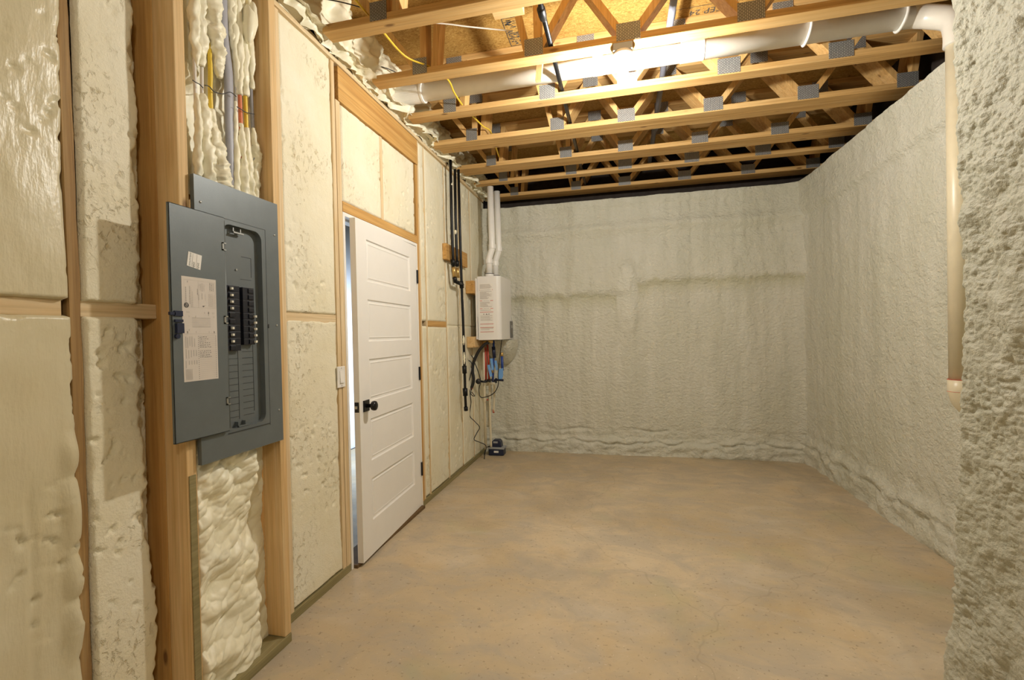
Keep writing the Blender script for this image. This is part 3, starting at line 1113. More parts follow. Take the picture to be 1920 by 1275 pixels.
# open door leaf
XL = XP + 0.014
DY0, DY1, DZ0, DZ1 = 1.176, 1.386, 0.985, 1.757
b = MB()
b.box((XL - 0.003, DY0, DZ0), (XL, DY1, DZ1))
for (ya, za, yb, zb) in ((DY0, DZ0, DY0 + 0.003, DZ1), (DY0, DZ0, DY1, DZ0 + 0.003), (DY0, DZ1 - 0.003, DY1, DZ1)):
    b.box((XL - 0.010, ya, za), (XL, yb, zb))
leaf = b.build('door', 'panel_grey', panel, bevel=0.0008)
b = MB()
b.cyl((XL - 0.005, DY1 + 0.003, DZ0 + 0.01), (XL - 0.005, DY1 + 0.003, DZ1 - 0.01), 0.0035, 8)
b.build('hinge_rod', 'panel_grey', leaf, smooth=True)
for z in (1.652, 1.388, 1.095):
    b = MB()
    b.box((XL, DY1 - 0.012, z - 0.014), (XL + 0.003, DY1 - 0.006, z + 0.014))
    b.box((XL, DY1 - 0.012, z + 0.010), (XL + 0.003, DY1 + 0.004, z + 0.014))
    b.box((XL, DY1 - 0.012, z - 0.014), (XL + 0.003, DY1 + 0.004, z - 0.010))
    b.build('hinge_tab', 'screw_steel', leaf)
# door latch
b = MB()
b.box((XL, 1.183, 1.395), (XL + 0.004, 1.212, 1.412))
b.box((XL, 1.186, 1.340), (XL + 0.010, 1.210, 1.372))
b.box((XL, 1.183, 1.376), (XL + 0.006, 1.211, 1.384))
b.cyl((XL, 1.190, 1.330), (XL + 0.008, 1.190, 1.330), 0.008, 10)
b.box((XL - 0.004, 1.168, 1.398), (XL + 0.004, 1.186, 1.408))
b.build('latch', 'navy_plastic', leaf)
# circuit directory sheet
SY0, SY1, SZ0, SZ1 = 1.212, 1.343, 1.180, 1.527
XPp = XL + 0.0008
b = MB()
b.box((XL, SY0, SZ0), (XPp, SY1, SZ1))
sheet = b.build('directory_sheet', 'paper', leaf)
sheet['label'] = 'printed circuit directory sheet'
e = XPp + 0.0004


def mark(bb, y0, z0, y1, z1):
    bb.quad((e, y0, z0), (e, y1, z0), (e, y1, z1), (e, y0, z1))


def sy(u):
    return SY0 + (SY1 - SY0) * u


def sz(v):
    return SZ1 - (SZ1 - SZ0) * v


rr = random.Random(11)
g, pl, dk = MB(), MB(), MB()
# ruled frame and bands
for v in (0.03, 0.29, 0.545):
    mark(pl, sy(0.06), sz(v), sy(0.97), sz(v) - 0.0006)
for u in (0.06, 0.46, 0.97):
    mark(pl, sy(u), sz(0.29), sy(u) + 0.0006, sz(0.03))
# upright printed columns (text running up the sheet)
for u, v0, v1, w in ((0.10, 0.10, 0.245, 0.0022), (0.155, 0.04, 0.06, 0.002), (0.21, 0.09, 0.26, 0.0016), (0.25, 0.10, 0.29, 0.0013), (0.285, 0.14, 0.29, 0.0013), (0.43, 0.11, 0.17, 0.002),
                     (0.47, 0.16, 0.22, 0.0012), (0.50, 0.06, 0.12, 0.0012), (0.53, 0.06, 0.13, 0.0012), (0.56, 0.05, 0.13, 0.0012), (0.59, 0.05, 0.13, 0.0012), (0.56, 0.15, 0.21, 0.002),
                     (0.63, 0.06, 0.13, 0.0012), (0.66, 0.15, 0.22, 0.001), (0.80, 0.04, 0.12, 0.0025), (0.85, 0.04, 0.12, 0.0025), (0.90, 0.04, 0.12, 0.0025),
                     (0.76, 0.15, 0.28, 0.0012), (0.79, 0.15, 0.28, 0.0012), (0.82, 0.15, 0.28, 0.0012), (0.85, 0.15, 0.28, 0.0012), (0.88, 0.15, 0.29, 0.0012), (0.93, 0.16, 0.29, 0.0012)):
    v = v0
    while v < v1:
        L = rr.uniform(0.006, 0.02)
        mark(g if w > 0.0014 else pl, sy(u), sz(min(v + L, v1)), sy(u) + w, sz(v))
        v += L + 0.004
# bus diagram
for k in range(9):
    v = 0.39 + 0.011 * k
    mark(g if k in (0, 8) else pl, sy(0.26), sz(v) - 0.0009, sy(0.80), sz(v))
for k in range(18):
    u = rr.choice((0.12, 0.17, 0.36, 0.48, 0.62, 0.74, 0.86, 0.9))
    v = rr.choice((0.33, 0.35, 0.37, 0.50, 0.52))
    mark(pl, sy(u), sz(v + 0.018), sy(u) + 0.002, sz(v))
# directory table
for k in range(22):
    v = 0.565 + 0.0195 * k
    mark(pl, sy(0.45), sz(v) - 0.0005, sy(0.95), sz(v))
    mark(dk, sy(0.42), sz(v) - 0.0032, sy(0.42) + 0.0016, sz(v) - 0.0008)
    mark(dk, sy(0.94), sz(v) - 0.0032, sy(0.94) + 0.0016, sz(v) - 0.0008)
for k in range(11):
    if k == 6:
        continue
    y = 0.46
    while y < (0.72 if k < 3 else 0.86) - rr.uniform(0, 0.12):
        L = rr.uniform(0.02, 0.06)
        zz = sz(0.575 + 0.0195 * k) + rr.uniform(-0.0006, 0.0006)
        mark(dk, sy(y), zz - 0.0013, sy(y + L), zz)
        y += L + rr.uniform(0.01, 0.035)
for u, v0, v1 in ((0.06, 0.57, 0.68), (0.11, 0.58, 0.68), (0.17, 0.57, 0.66), (0.23, 0.57, 0.67), (0.30, 0.59, 0.67), (0.06, 0.69, 0.78), (0.13, 0.70, 0.78), (0.20, 0.70, 0.77), (0.27, 0.70, 0.76), (0.34, 0.70, 0.76),
                  (0.05, 0.80, 0.87), (0.14, 0.80, 0.84), (0.21, 0.80, 0.84), (0.28, 0.80, 0.84), (0.35, 0.80, 0.84)):
    mark(pl, sy(u), sz(v1), sy(u) + 0.0035, sz(v0))
for k in range(7):
    mark(pl, sy(0.05 + 0.028 * k), sz(0.985), sy(0.05 + 0.028 * k) + 0.0014, sz(0.88))
# lightning mark
dk.prism([(e, sy(0.555), sz(0.277)), (e, sy(0.60), sz(0.269)), (e, sy(0.605), sz(0.275)), (e, sy(0.66), sz(0.264)), (e, sy(0.60), sz(0.284)), (e, sy(0.59), sz(0.277))], (0.0002, 0, 0))
pl.build('printed_line', 'ink_pale', sheet)
g.build('printed_text', 'ink_grey', sheet)
dk.build('handwriting', 'ink', sheet)
b = MB()
c0 = Vector((e, sy(0.115), sz(0.273)))
b.lathe(c0, (1, 0, 0), [(0.0085, 0), (0.0085, 0.0003)], 20)
lg = b.build('round_logo', 'ink', sheet)
b = MB()
b.text('GE', c0 + Vector((0.0006, 0.0006, 0)), (0, 0.25, 1), (0, -1, 0.25), 0.0105)
b.build('logo_lettering', 'paper', lg)
# small sticker
b = MB()
q = [P(353, 471, 0, XL + 0.0006), P(378.5, 479.5, 0, XL + 0.0006), P(375.5, 506.5, 0, XL + 0.0006), P(350, 497.5, 0, XL + 0.0006)]
b.prism(q, (0.0004, 0, 0))
stk = b.build('sticker', 'paper_white', leaf)
stk['label'] = 'small white sticker with upright black print'
b, pl = MB(), MB()
e2 = XL + 0.0014
uy_ = (q[1] - q[0])
uz_ = (q[0] - q[3])


def sp(u, v):
    p = q[3] + uy_ * u + uz_ * v
    return Vector((e2, p.y, p.z))


vdir = uz_.normalized()
udir = uy_.normalized()
b.text('QUALITY GATE', sp(0.18, 0.5), vdir, -udir, 0.0064)
b.text('QG1', sp(0.47, 0.20), vdir, -udir, 0.010)
b.text('QG2', sp(0.79, 0.20), vdir, -udir, 0.010)
for u in (0.33, 0.63):
    p0, p1 = sp(u, 0.03), sp(u, 0.97)
    pl.quad(p0, p0 + udir * 0.0008, p1 + udir * 0.0008, p1)
b.build('lettering', 'ink', stk)
pl.build('ruled_line', 'ink_grey', stk)

# ================================================================== DOOR
b = MB()
b.box((-0.118, 2.307, 0.0), (0.004, 2.327, 2.0225))
b.box((-0.118, 3.256, 0.0), (0.004, 3.276, 2.0225))
b.box((-0.118, 2.3275, 2.002), (0.004, 3.2555, 2.0225))
b.box((-0.075, 2.327, 0.0), (-0.040, 2.337, 2.0))
b.box((-0.075, 2.327, 1.992), (-0.040, 3.256, 2.002))
struct(b.build('trim_2', 'door_white', bevel=0.0015), 'white door jamb round the ajar door', 'trim')
b = MB()
b.box((-0.12, 2.327, 0.0), (0.028, 3.256, 0.0195))
struct(b.build('trim_3', 'threshold_brown'), 'dark threshold strip under the white door', 'trim')

TH = math.radians(3.2)
HY, HX = 3.252, 0.003
dl = Vector((math.sin(TH), -math.cos(TH), 0))     # hinge to latch
dn = Vector((math.cos(TH), math.sin(TH), 0))      # into the room
LW, LT, LZ0, LZ1 = 0.905, 0.035, 0.022, 1.996


def DP(s, t, z):
    return Vector((HX, HY, 0)) + dl * s + dn * (t - LT + 0.0) + Vector((0, 0, z))


b = MB()
ph = (LZ1 - LZ0 - 0.10 - 0.20 - 4 * 0.105) / 5
rows = []
z = LZ0 + 0.20
for k in range(5):
    rows.append((z, z + ph))
    z += ph + 0.105
S0, S1 = 0.125, LW - 0.125


def rect(s0, s1, z0, z1, t=LT):
    b.quad(DP(s1, t, z0), DP(s0, t, z0), DP(s0, t, z1), DP(s1, t, z1))


rect(0, S0, LZ0, LZ1)
rect(S1, LW, LZ0, LZ1)
zl = LZ0
for (za, zb) in rows:
    rect(S0, S1, zl, za)
    zl = zb
rect(S0, S1, zl, LZ1)
for (za, zb) in rows:
    rings = [(0.0, LT), (0.006, LT - 0.009), (0.016, LT - 0.009), (0.024, LT - 0.004), (0.030, LT - 0.006)]
    for (i0, t0), (i1, t1) in zip(rings, rings[1:]):
        A = [DP(S1 - i0, t0, za + i0), DP(S0 + i0, t0, za + i0), DP(S0 + i0, t0, zb - i0), DP(S1 - i0, t0, zb - i0)]
        B = [DP(S1 - i1, t1, za + i1), DP(S0 + i1, t1, za + i1), DP(S0 + i1, t1, zb - i1), DP(S1 - i1, t1, zb - i1)]
        for k in range(4):
            b.quad(A[k], A[(k + 1) % 4], B[(k + 1) % 4], B[k])
    i1, t1 = rings[-1]
    b.quad(DP(S1 - i1, t1, za + i1), DP(S0 + i1, t1, za + i1), DP(S0 + i1, t1, zb - i1), DP(S1 - i1, t1, zb - i1))
# back and edges
b.quad(DP(0, 0, LZ0), DP(LW, 0, LZ0), DP(LW, 0, LZ1), DP(0, 0, LZ1))
b.quad(DP(LW, 0, LZ0), DP(LW, LT, LZ0), DP(LW, LT, LZ1), DP(LW, 0, LZ1))
b.quad(DP(0, LT, LZ0), DP(0, 0, LZ0), DP(0, 0, LZ1), DP(0, LT, LZ1))
b.quad(DP(0, LT, LZ1), DP(0, 0, LZ1), DP(LW, 0, LZ1), DP(LW, LT, LZ1))
b.quad(DP(0, 0, LZ0), DP(0, LT, LZ0), DP(LW, LT, LZ0), DP(LW, 0, LZ0))
door = b.build('door_1', 'door_white', origin=(HX, HY, 0))
struct(door, 'white five-panel door standing slightly ajar', 'door')
# knob set
kc = DP(LW - 0.07, LT, 0.915)
b = MB()
zv = Vector((0, 0, 1))
b.obox(kc + dn * 0.004, dn * 0.004, dl * 0.033, zv * 0.033)
kb = b.build('door_knob', 'hardware_black', door, bevel=0.002)
b = MB()
b.lathe(kc + dn * 0.008, dn, [(0.012, 0), (0.011, 0.022), (0.017, 0.028), (0.026, 0.034), (0.0285, 0.044), (0.027, 0.055), (0.018, 0.060), (0.0, 0.061)], 24)
b.build('knob_grip', 'hardware_black', kb, smooth=True)
b = MB()
b.obox(DP(LW, LT / 2, 0.915) + dl * 0.001, dl * 0.0015, dn * 0.0125, zv * 0.029)
lp = b.build('latch_plate', 'hardware_black', door)
b = MB()
b.obox(DP(LW, LT / 2, 0.915) + dl * 0.006, dl * 0.006, dn * 0.007, zv * 0.008)
b.build('latch_bolt', 'screw_steel', lp)
for z in (1.768, 1.032, 0.300):
    b = MB()
    b.cyl((0.010, 3.254, z - 0.05), (0.010, 3.254, z + 0.05), 0.0075, 12)
    b.box((0.0025, 3.252, z - 0.05), (0.0055, 3.280, z + 0.05))
    b.build('hinge', 'hardware_black', door)
# light switch
b = MB()
SWY, SWZ = 2.245, 1.10
sw = thing('light_switch', (0.004, SWY, SWZ - 0.058), 'white rocker light switch left of the white door', 'light switch')
b.box((0.004, SWY - 0.036, SWZ - 0.058), (0.011, SWY + 0.036, SWZ + 0.058))
b.build('wall_plate', 'switch_white', sw, bevel=0.003)
b = MB()
b.prism([(0.011, SWY - 0.017, SWZ - 0.033), (0.018, SWY - 0.017, SWZ - 0.033), (0.013, SWY - 0.017, SWZ + 0.033), (0.011, SWY - 0.017, SWZ + 0.033)], (0, 0.034, 0))
b.build('rocker', 'switch_white', sw, bevel=0.001)
for z in (SWZ - 0.048, SWZ + 0.048):
    b = MB()
    b.cyl((0.011, SWY, z), (0.0122, SWY, z), 0.003, 10)
    b.build('screw', 'screw_steel', sw)

b = MB()
b.box((-1.72, 0.8, 0.0), (-1.62, 6.2, 2.7))
struct(b.build('wall_beyond', 'door_white'), 'pale wall of the next room, glimpsed past the ajar door', 'wall')

# ================================================================== TRUSSES
JX = [0.382, 1.065, 1.575, 2.172, 2.769, 3.344]
TX0, TX1 = 0.07, 3.47
CH = 0.038
ZTT = ZO - 0.001


def build_truss(y, label, plies=1):
    t = thing('floor_truss', (0, y, ZT), label, 'floor truss', 'pine floor trusses overhead')
    za, zb = ZT + CH, ZTT - CH
    for ply in range(plies):
        y1 = y - 0.0895 * ply
        y0 = y1 - 0.089
        bb = MB()
        bb.box((TX0 - 0.03 * ply, y0, ZT), (TX1, y1, ZT + CH))
        bb.build('bottom_chord', 'truss_x', t, bevel=0.002)
        bb = MB()
        bb.box((-0.02, y0, ZTT - CH), (TX1, y1, ZTT))
        bb.build('top_chord', 'truss_x', t, bevel=0.002)

        def web(xa, xb):
            """flat 2x4 web from bottom joint xa to top joint xb"""
            w = MB()
            d = (Vector((xb, 0, zb)) - Vector((xa, 0, za))).normalized()
            k = 0.019 / abs(d.z)
            pts = [(xa - k, y0, za), (xa + k, y0, za), (xb + k, y0, zb), (xb - k, y0, zb)]
            w.prism(pts, (0, 0.089, 0))
            w.build('web', 'truss_z', t, bevel=0.0015)
        web(0.36, 0.13)
        web(0.405, 0.405)
        web(0.472, 0.50)
        web(1.025, 0.955)
        web(1.085, 1.085)
        for i, tx in enumerate(TOPS):
            web(JX[i + 1] + (0.032 if i == 0 else 0.028), tx - 0.024)
            web(JX[i + 2] - 0.028, tx + 0.024)
        web(3.375, 3.42)
    for i, x in enumerate(JX):
        wd = (0.045, 0.052, 0.062, 0.064, 0.064, 0.06)[i]
        gg = MB()
        gg.box((x - wd, y0 - 0.0015, ZT + 0.006), (x + wd, y0 - 0.0003, ZT + 0.098))
        gg.build('gusset_plate', 'galvanised_plate', t)
    for x in [0.42] + TOPS:
        gg = MB()
        gg.box((x - 0.055, y0 - 0.0015, ZTT - 0.088), (x + 0.055, y0 - 0.0003, ZTT - 0.006))
        gg.build('gusset_plate', 'galvanised_plate', t)
    return t


TOPS = [1.32, 1.873, 2.47, 3.056]
TLAB = ['floor truss cut off by the top edge of the photo, the nearest one',
        'floor truss in front of the white drain pipe, with the glaring bulb under it',
        'single floor truss right behind the white drain pipe',
        'doubled floor truss, first of the three thick ones counting back from the drain pipe',
        'doubled floor truss just in front of the thin single one near the back wall',
        'thin-looking single floor truss between two doubled ones near the back wall',
        'rearmost doubled floor truss, just above the back wall',
        'floor truss out of frame, one step before the nearest one in the photo',
        'floor truss out of frame, two steps before the nearest one in the photo',
        'floor truss out of frame, straight above the camera']
first = {}
for k, (y, lab) in enumerate(zip(TRUSS_Y, TLAB)):
    n_ply = 2 if k in (3, 4, 6) else 1
    if n_ply not in first:
        first[n_ply] = build_truss(y, lab, n_ply)
        continue
    src = first[n_ply]
    c = src.copy()
    col.objects.link(c)
    c.location = (0, y, ZT)
    c['label'] = lab
    for ch in list(src.children):
        d = ch.copy()
        col.objects.link(d)
        d.parent = c

# foam in the rim space over the left wall
b = MB()


def rim_fn(u, v):
    y = 1.0 + 4.15 * u
    z = 2.848 + (ZO - 2.848) * v
    base = -0.07 + 0.08 * math.sin(v * math.pi) + 0.07 * fb(y * 2.3, 3.1, z * 2.0, 3)
    pc = popcorn(y, z, 20, 0.3, 7.0)
    x = base + 0.085 * pc + 0.03 * fb(y * 9, 1, z * 9, 3)
    x += 0.12 * (1 - sstep(0.0, 0.28, v)) * (0.6 + 0.5 * fb(y * 4, 2, 1.0, 3))
    return (x, y, z)


b.grid(330, 44, rim_fn)
rimf = thing('rim_foam', (0, 3.0, 2.87), 'lumpy cream foam packed between the truss ends above the top plate', 'foam')
b.build('foam_mass', 'billowy_foam', rimf, smooth=True)
# torn foam skirt smeared over the plate
b = MB()


def skirt_fn(u, v):
    y = 1.0 + 4.1 * u
    a = v * 1.0
    wob = fb(y * 7, 8, v * 2, 4)
    x = 0.014 + 0.085 * v + 0.03 * wob * (1 - 0.3 * v)
    z = 2.857 + 0.028 * math.sin(v * 2.4) + 0.018 * wob - 0.008 * (1 - v) + 0.01 * nz(y * 30, 3, v * 4)
    return (x, y, z)


b.grid(420, 10, skirt_fn)
b.build('foam_smear', 'cream_foam', rimf, smooth=True)

# ================================================================== PIPES AND CABLES OVERHEAD
PY, PZ, PR = 2.966, 2.994, 0.057
PYV = 2.84
VR = 0.047
dp = thing('drain_pipe', (3.15, PYV, 0.80), 'fat white drain pipe crossing overhead and dropping beside the near wall', 'pipe')
b = MB()
b.cyl((0.19, PY, PZ - 0.01), (3.07, PY, PZ), PR, 28)
b.build('horizontal_run', 'pvc_white', dp, smooth=True)
b = MB()
b.lathe((0.0, PY, PZ - 0.01), (1, 0, 0), [(PR + 0.006, 0), (PR + 0.006, 0.21), (PR + 0.009, 0.212), (PR + 0.009, 0.225), (PR, 0.227)], 28)
b.build('end_fitting', 'pvc_bright', dp)
for xa, xb in ((1.365, 1.428), (1.886, 2.02)):
    b = MB()
    b.lathe((xa, PY, PZ - 0.004), (1, 0, 0), [(PR, 0), (PR + 0.0035, 0.002), (PR + 0.0035, xb - xa - 0.002), (PR, xb - xa)], 28)
    b.build('coupling', 'pvc_white', dp)
for x in (2.57, 3.03):
    b = MB()
    ring = [(x + 0.012 * math.cos(a), PY + (PR + 0.006) * math.sin(a), PZ + (PR + 0.006) * math.cos(a)) for a in [2 * math.pi * k / 32 for k in range(33)]]
    b.tube(ring, 0.008, 8)
    b.build('hanger_ring', 'pvc_bright', dp, smooth=True)
b = MB()
xv = 3.215
b.tube(spline([(3.05, PY, PZ), (3.09, PY, PZ - 0.002), (3.15, PY - 0.025, PZ - 0.03), (xv - 0.012, PYV + 0.03, PZ - 0.10), (xv - 0.006, PYV, PZ - 0.18), (xv - 0.006, PYV, PZ - 0.25)], 6), VR + 0.010, 28)
b.build('elbow', 'pvc_white', dp, smooth=True)
b = MB()
b.cyl((xv - 0.006, PYV, PZ - 0.2), (xv - 0.006, PYV, 0.97), VR, 28)
b.build('vertical_run', 'pvc_cream', dp, smooth=True)
b = MB()
b.tube([(xv - 0.006, PYV, 1.03), (xv - 0.006, PYV, 0.97), (xv + 0.006, PYV, 0.925), (xv + 0.04, PYV, 0.88), (xv + 0.09, PYV, 0.845)], [VR + 0.005] * 5, 28)
b.build('foot_elbow', 'pvc_cream', dp, smooth=True)
for z in (0.968, 1.03):
    b = MB()
    b.lathe((xv - 0.006, PYV, z), (0, 0, 1), [(VR + 0.0055, 0), (VR + 0.0062, 0.001), (VR + 0.0055, 0.002)], 28)
    b.build('primer_line', 'red_ink', dp)

b = MB()
ip = thing('gas_pipe', (1.15, 2.2, 2.90), 'slim black pipe running away through the trusses overhead', 'pipe')
GX = 1.154
b.cyl((GX, 1.3, 2.915), (GX + 0.012, 5.1, 2.915), 0.0135, 14)
b.build('pipe_run', 'black_iron', ip, smooth=True)
b = MB()
b.lathe((GX, 2.27, 2.915), (0, 1, 0), [(0.0145, -0.01), (0.021, 0), (0.021, 0.05), (0.019, 0.055), (0.019, 0.07), (0.0145, 0.08)], 16)
b.build('coupling', 'black_iron', ip, smooth=True)
b = MB()
b.cyl((1.808, 1.3, 3.085), (1.832, 5.15, 3.085), 0.020, 18)
tag(b.build('grey_conduit', 'grey_pipe', smooth=True), 'grey conduit running away through the trusses beside the bulb', 'pipe')
yc = spline([(0.29, 1.95, 2.94), (0.31, 2.2, 2.93), (0.33, 2.46, 2.925), (0.44, 2.58, 2.91), (0.49, 2.72, 2.905), (0.478, 2.86, 2.900), (0.473, 3.0, 2.902), (0.475, 3.1, 2.905), (0.505, 3.4, 2.915), (0.53, 3.56, 2.925), (0.47, 4.0, 2.93), (0.42, 4.3, 2.96), (0.36, 4.7, 3.0)], 10)
b = MB()
b.tube(yc, 0.0055, 8, flat=(1.2, 1, 0.8))
tag(b.build('yellow_wire', 'yellow_cable', smooth=True), 'yellow cable threaded through the trusses near the foam wall', 'cable')
for lab, pts, r, mt in (('white cable sagging across the subfloor above the nearest truss gap', [(740, 38), (830, 44), (880, 50), (960, 58)], 0.004, 'white_cable'),
                        ('dark thin wire sagging from the foam at the top of the photo', [(590, -5), (640, 4), (690, 17), (705, 16)], 0.003, 'black_plastic'),
                        ('thin dark wire from the foam to the truss above the drain pipe', [(715, 125), (735, 132), (752, 140), (770, 134)], 0.003, 'black_plastic')):
    b = MB()
    b.tube(spline([P(x, y, 2, 3.02) for x, y in pts], 6), r, 6)
    tag(b.build('thin_wire', mt, smooth=True), lab, 'cable')
b = MB()
b.obox((1.075, 2.665, 2.835), (0.017, 0, 0), (0, 0.012, 0.0), (0.006, 0, 0.055))
tag(b.build('wood_cleat', 'pine_z'), 'short wooden cleat hanging below the truss in front of the drain pipe', 'wood')
b = MB()
b.obox((1.0, 2.215, 2.90), (0.075, 0, 0.0), (0, 0.03, 0), (0, 0, 0.016))
tag(b.build('wood_offcut', 'pine_x'), 'short board offcut fixed behind the nearest truss beside the black pipe', 'wood')

# ceiling lamp: lampholder, bulb
for loc, lab in ((BULB, 'bare glaring light bulb in a white lampholder under the truss by the drain pipe'), (BULB_REAR + Vector((0, 0, 0.07)), 'bare light bulb in a white lampholder behind the camera, over the near wall'),
                 (BULB_FILL + Vector((0, 0, 0.07)), 'added unseen fill bulb in a white lampholder behind the camera, over the foam wall')):
    lt = thing('ceiling_lamp', (loc.x, loc.y, loc.z + 0.09), lab, 'lamp')
    b = MB()
    b.lathe((loc.x, loc.y, loc.z + 0.09), (0, 0, -1), [(0.052, -0.01), (0.055, 0.006), (0.040, 0.02), (0.024, 0.03), (0.022, 0.05)], 24)
    b.build('lampholder', 'porcelain', lt, smooth=True)
    b = MB()
    if loc is BULB:
        b.box((loc.x - 0.05, loc.y - 0.042, loc.z + 0.099), (loc.x + 0.05, loc.y + 0.042, ZT - 0.0005))
    else:
        b.box((loc.x - 0.045, loc.y - 0.045, loc.z + 0.10), (loc.x + 0.045, loc.y + 0.045, ZO))
    b.build('junction_box', 'grey_plastic', lt)
    b = MB()
    b.lathe((loc.x, loc.y, loc.z + 0.045), (0, 0, -1), [(0.013, 0), (0.014, 0.015), (0.022, 0.03), (0.029, 0.05), (0.030, 0.062), (0.025, 0.08), (0.013, 0.09), (0.0, 0.092)], 24)
    gb = b.build('bulb', 'bulb_glass', lt, smooth=True)
    gb.visible_shadow = True

# ================================================================== GAS RISERS
XG = 0.07
gb = MB()
q0, q1 = P(829, 452, 0, 0.0), P(868, 470, 0, 0.0)
o = board('pipe_backing_board', (0.0, q0.y, 1.985), (0.038, q1.y + 0.02, 2.125), 'amber_y', 'amber board clamping the black gas pipes to the foam wall', 'board')


def riser(label, pts, parts, r=0.0125):
    path = [P(x, y, 0, XG) for x, y in pts]
    t = thing('gas_riser', path[-1], label, 'pipe', 'black gas pipes on the foam wall')
    b = MB()
    b.tube(path, r, 12)
    b.build('pipe', 'black_iron', t, smooth=True)
    for nm, mt, a, c, rr_ in parts:
        b = MB()
        if nm == 'foam_fleck':
            pa, pc_ = P(*a, 0, XG), P(*c, 0, XG)
            b.blob((pa + pc_) / 2 + Vector((0.004, -0.006, 0)), (0.010, 0.009, abs(pa.z - pc_.z) * 0.4), 2.0, 0.4, 60)
        else:
            b.tube([P(*a, 0, XG), P(*c, 0, XG)], rr_, 12)
        b.build(nm, mt, t, smooth=True)
    return t


riser('black gas pipe nearest the door, foam flecked at the top', [(844.5, 300), (846.5, 400), (849, 478), (850, 500)],
      [('union', 'black_iron', (849, 486), (850, 497), 0.021), ('yellow_valve', 'brass', (850.5, 500), (852, 519), 0.016), ('elbow', 'black_iron', (852, 520), (854, 529), 0.019),
       ('foam_fleck', 'billowy_foam', (845.5, 340), (846, 352), 0.015)])
riser('middle black gas pipe of the three', [(853, 318), (854, 400), (856.5, 480), (857, 500)],
      [('union', 'black_iron', (856.5, 489), (857, 499), 0.021), ('yellow_valve', 'brass', (857.5, 502), (859, 521), 0.016), ('manifold', 'black_iron', (853, 527), (867, 534), 0.017),
       ('foam_fleck', 'billowy_foam', (853.5, 430), (854, 440), 0.016)])
riser('long black gas pipe reaching lowest beside the water heater', [(859.5, 318), (862, 420), (865, 520), (868.5, 610), (871, 690), (872.5, 745), (873.5, 766)],
      [('coupling', 'black_iron', (870.6, 686), (871.2, 700), 0.021), ('tee', 'black_iron', (872, 728), (872.6, 742), 0.023), ('end_cap', 'black_iron', (873.4, 763), (873.8, 770), 0.019),
       ('union', 'black_iron', (864.5, 527), (866, 540), 0.020), ('foam_fleck', 'billowy_foam', (866.8, 548), (867.8, 572), 0.0145), ('foam_fleck', 'billowy_foam', (868.6, 625), (869.3, 650), 0.0138),
       ('foam_fleck', 'billowy_foam', (869.5, 658), (870.5, 684), 0.0140)])

# ================================================================== WATER HEATER
HY0, HY1 = 4.45, 4.92
HX0, HX1 = 0.105, 0.345
HZ0, HZ1 = 1.262, 1.905
board('heater_board', (0.0, 4.40, 1.735), (0.085, 4.98, 1.86), 'amber_y', 'amber board behind the upper part of the water heater', 'board')
board('heater_board', (0.0, 4.40, 1.19), (0.085, 4.98, 1.30), 'pine_y', 'pale board behind the bottom of the water heater', 'board')
heater = thing('water_heater', (HX0, 4.68, HZ0), 'white wall-hung tankless water heater in the far left corner', 'water heater')
b = MB()
prof = []
R_ = 0.045
for (cx_, cy_, a0) in ((HX1 - R_, HY0 + R_, -90), (HX1 - R_ + 0.008, HY1 - R_, 0)):
    for k in range(9):
        a = math.radians(a0 + 90 * k / 8)
        prof.append((cx_ + R_ * math.cos(a), cy_ + R_ * math.sin(a)))
prof = [(HX0, HY0)] + prof + [(HX0, HY1)]
b.prism([(x, y, HZ0) for x, y in prof], (0, 0, HZ1 - HZ0))
b.build('casing', 'heater_white', heater, bevel=0.006)
b = MB()
b.box((HX0 - 0.016, HY0 - 0.012, 1.27), (HX0, HY0 + 0.05, 1.50))
b.box((HX0 - 0.018, HY0 - 0.006, HZ0 + 0.02), (HX0, HY1, HZ1 - 0.02))
b.build('back_bracket', 'heater_white', heater, bevel=0.002)
b = MB()
b.box((HX1 - 0.004, HY1 - 0.11, HZ0 + 0.015), (HX1 + 0.014, HY1 - 0.005, HZ0 + 0.195))
cp = b.build('control_panel', 'heater_grey', heater, bevel=0.003)
b = MB()
b.box((HX1 + 0.0135, HY1 - 0.09, HZ0 + 0.12), (HX1 + 0.015, HY1 - 0.03, HZ0 + 0.15))
b.build('display', 'grey_plastic', cp)
# warning label on the side
LX0, LX1 = HX0 + 0.025, HX0 + 0.165
LZa, LZb = HZ0 + 0.06, HZ1 - 0.075
yf = HY0 - 0.0006
b = MB()
b.box((LX0, yf, LZa), (LX1, HY0 - 0.0001, LZb))
lbl = b.build('warning_label', 'paper_white', heater)


def lm(bb, x0, z0, x1, z1):
    y = yf - 0.0004
    bb.quad((x0, y, z0), (x1, y, z0), (x1, y, z1), (x0, y, z1))


pl, rd, dk = MB(), MB(), MB()
H = LZb - LZa


def lz(v):
    return LZb - H * v


rr = random.Random(5)
vv = 0.015
while vv < 0.535:
    if not (0.10 < vv < 0.15 or 0.31 < vv < 0.36 or 0.465 < vv < 0.51):
        w = rr.uniform(0.5, 0.96)
        lm(pl, LX0 + 0.004, lz(vv + 0.010), LX0 + 0.004 + (LX1 - LX0 - 0.008) * w, lz(vv))
    vv += 0.0175
for v in (0.635, 0.655, 0.675, 0.70, 0.72, 0.88, 0.905):
    lm(pl, LX0 + 0.004, lz(v + 0.010), LX1 - rr.uniform(0.004, 0.05), lz(v))
for v in (0.335, 0.49):
    lm(rd, LX0, lz(v + 0.009), LX0 + 0.028, lz(v))
    lm(rd, LX1 - 0.030, lz(v + 0.009), LX1, lz(v))
    for k in range(7):
        lm(dk, LX0 + 0.040 + 0.0085 * k, lz(v + 0.008), LX0 + 0.0455 + 0.0085 * k, lz(v + 0.001))
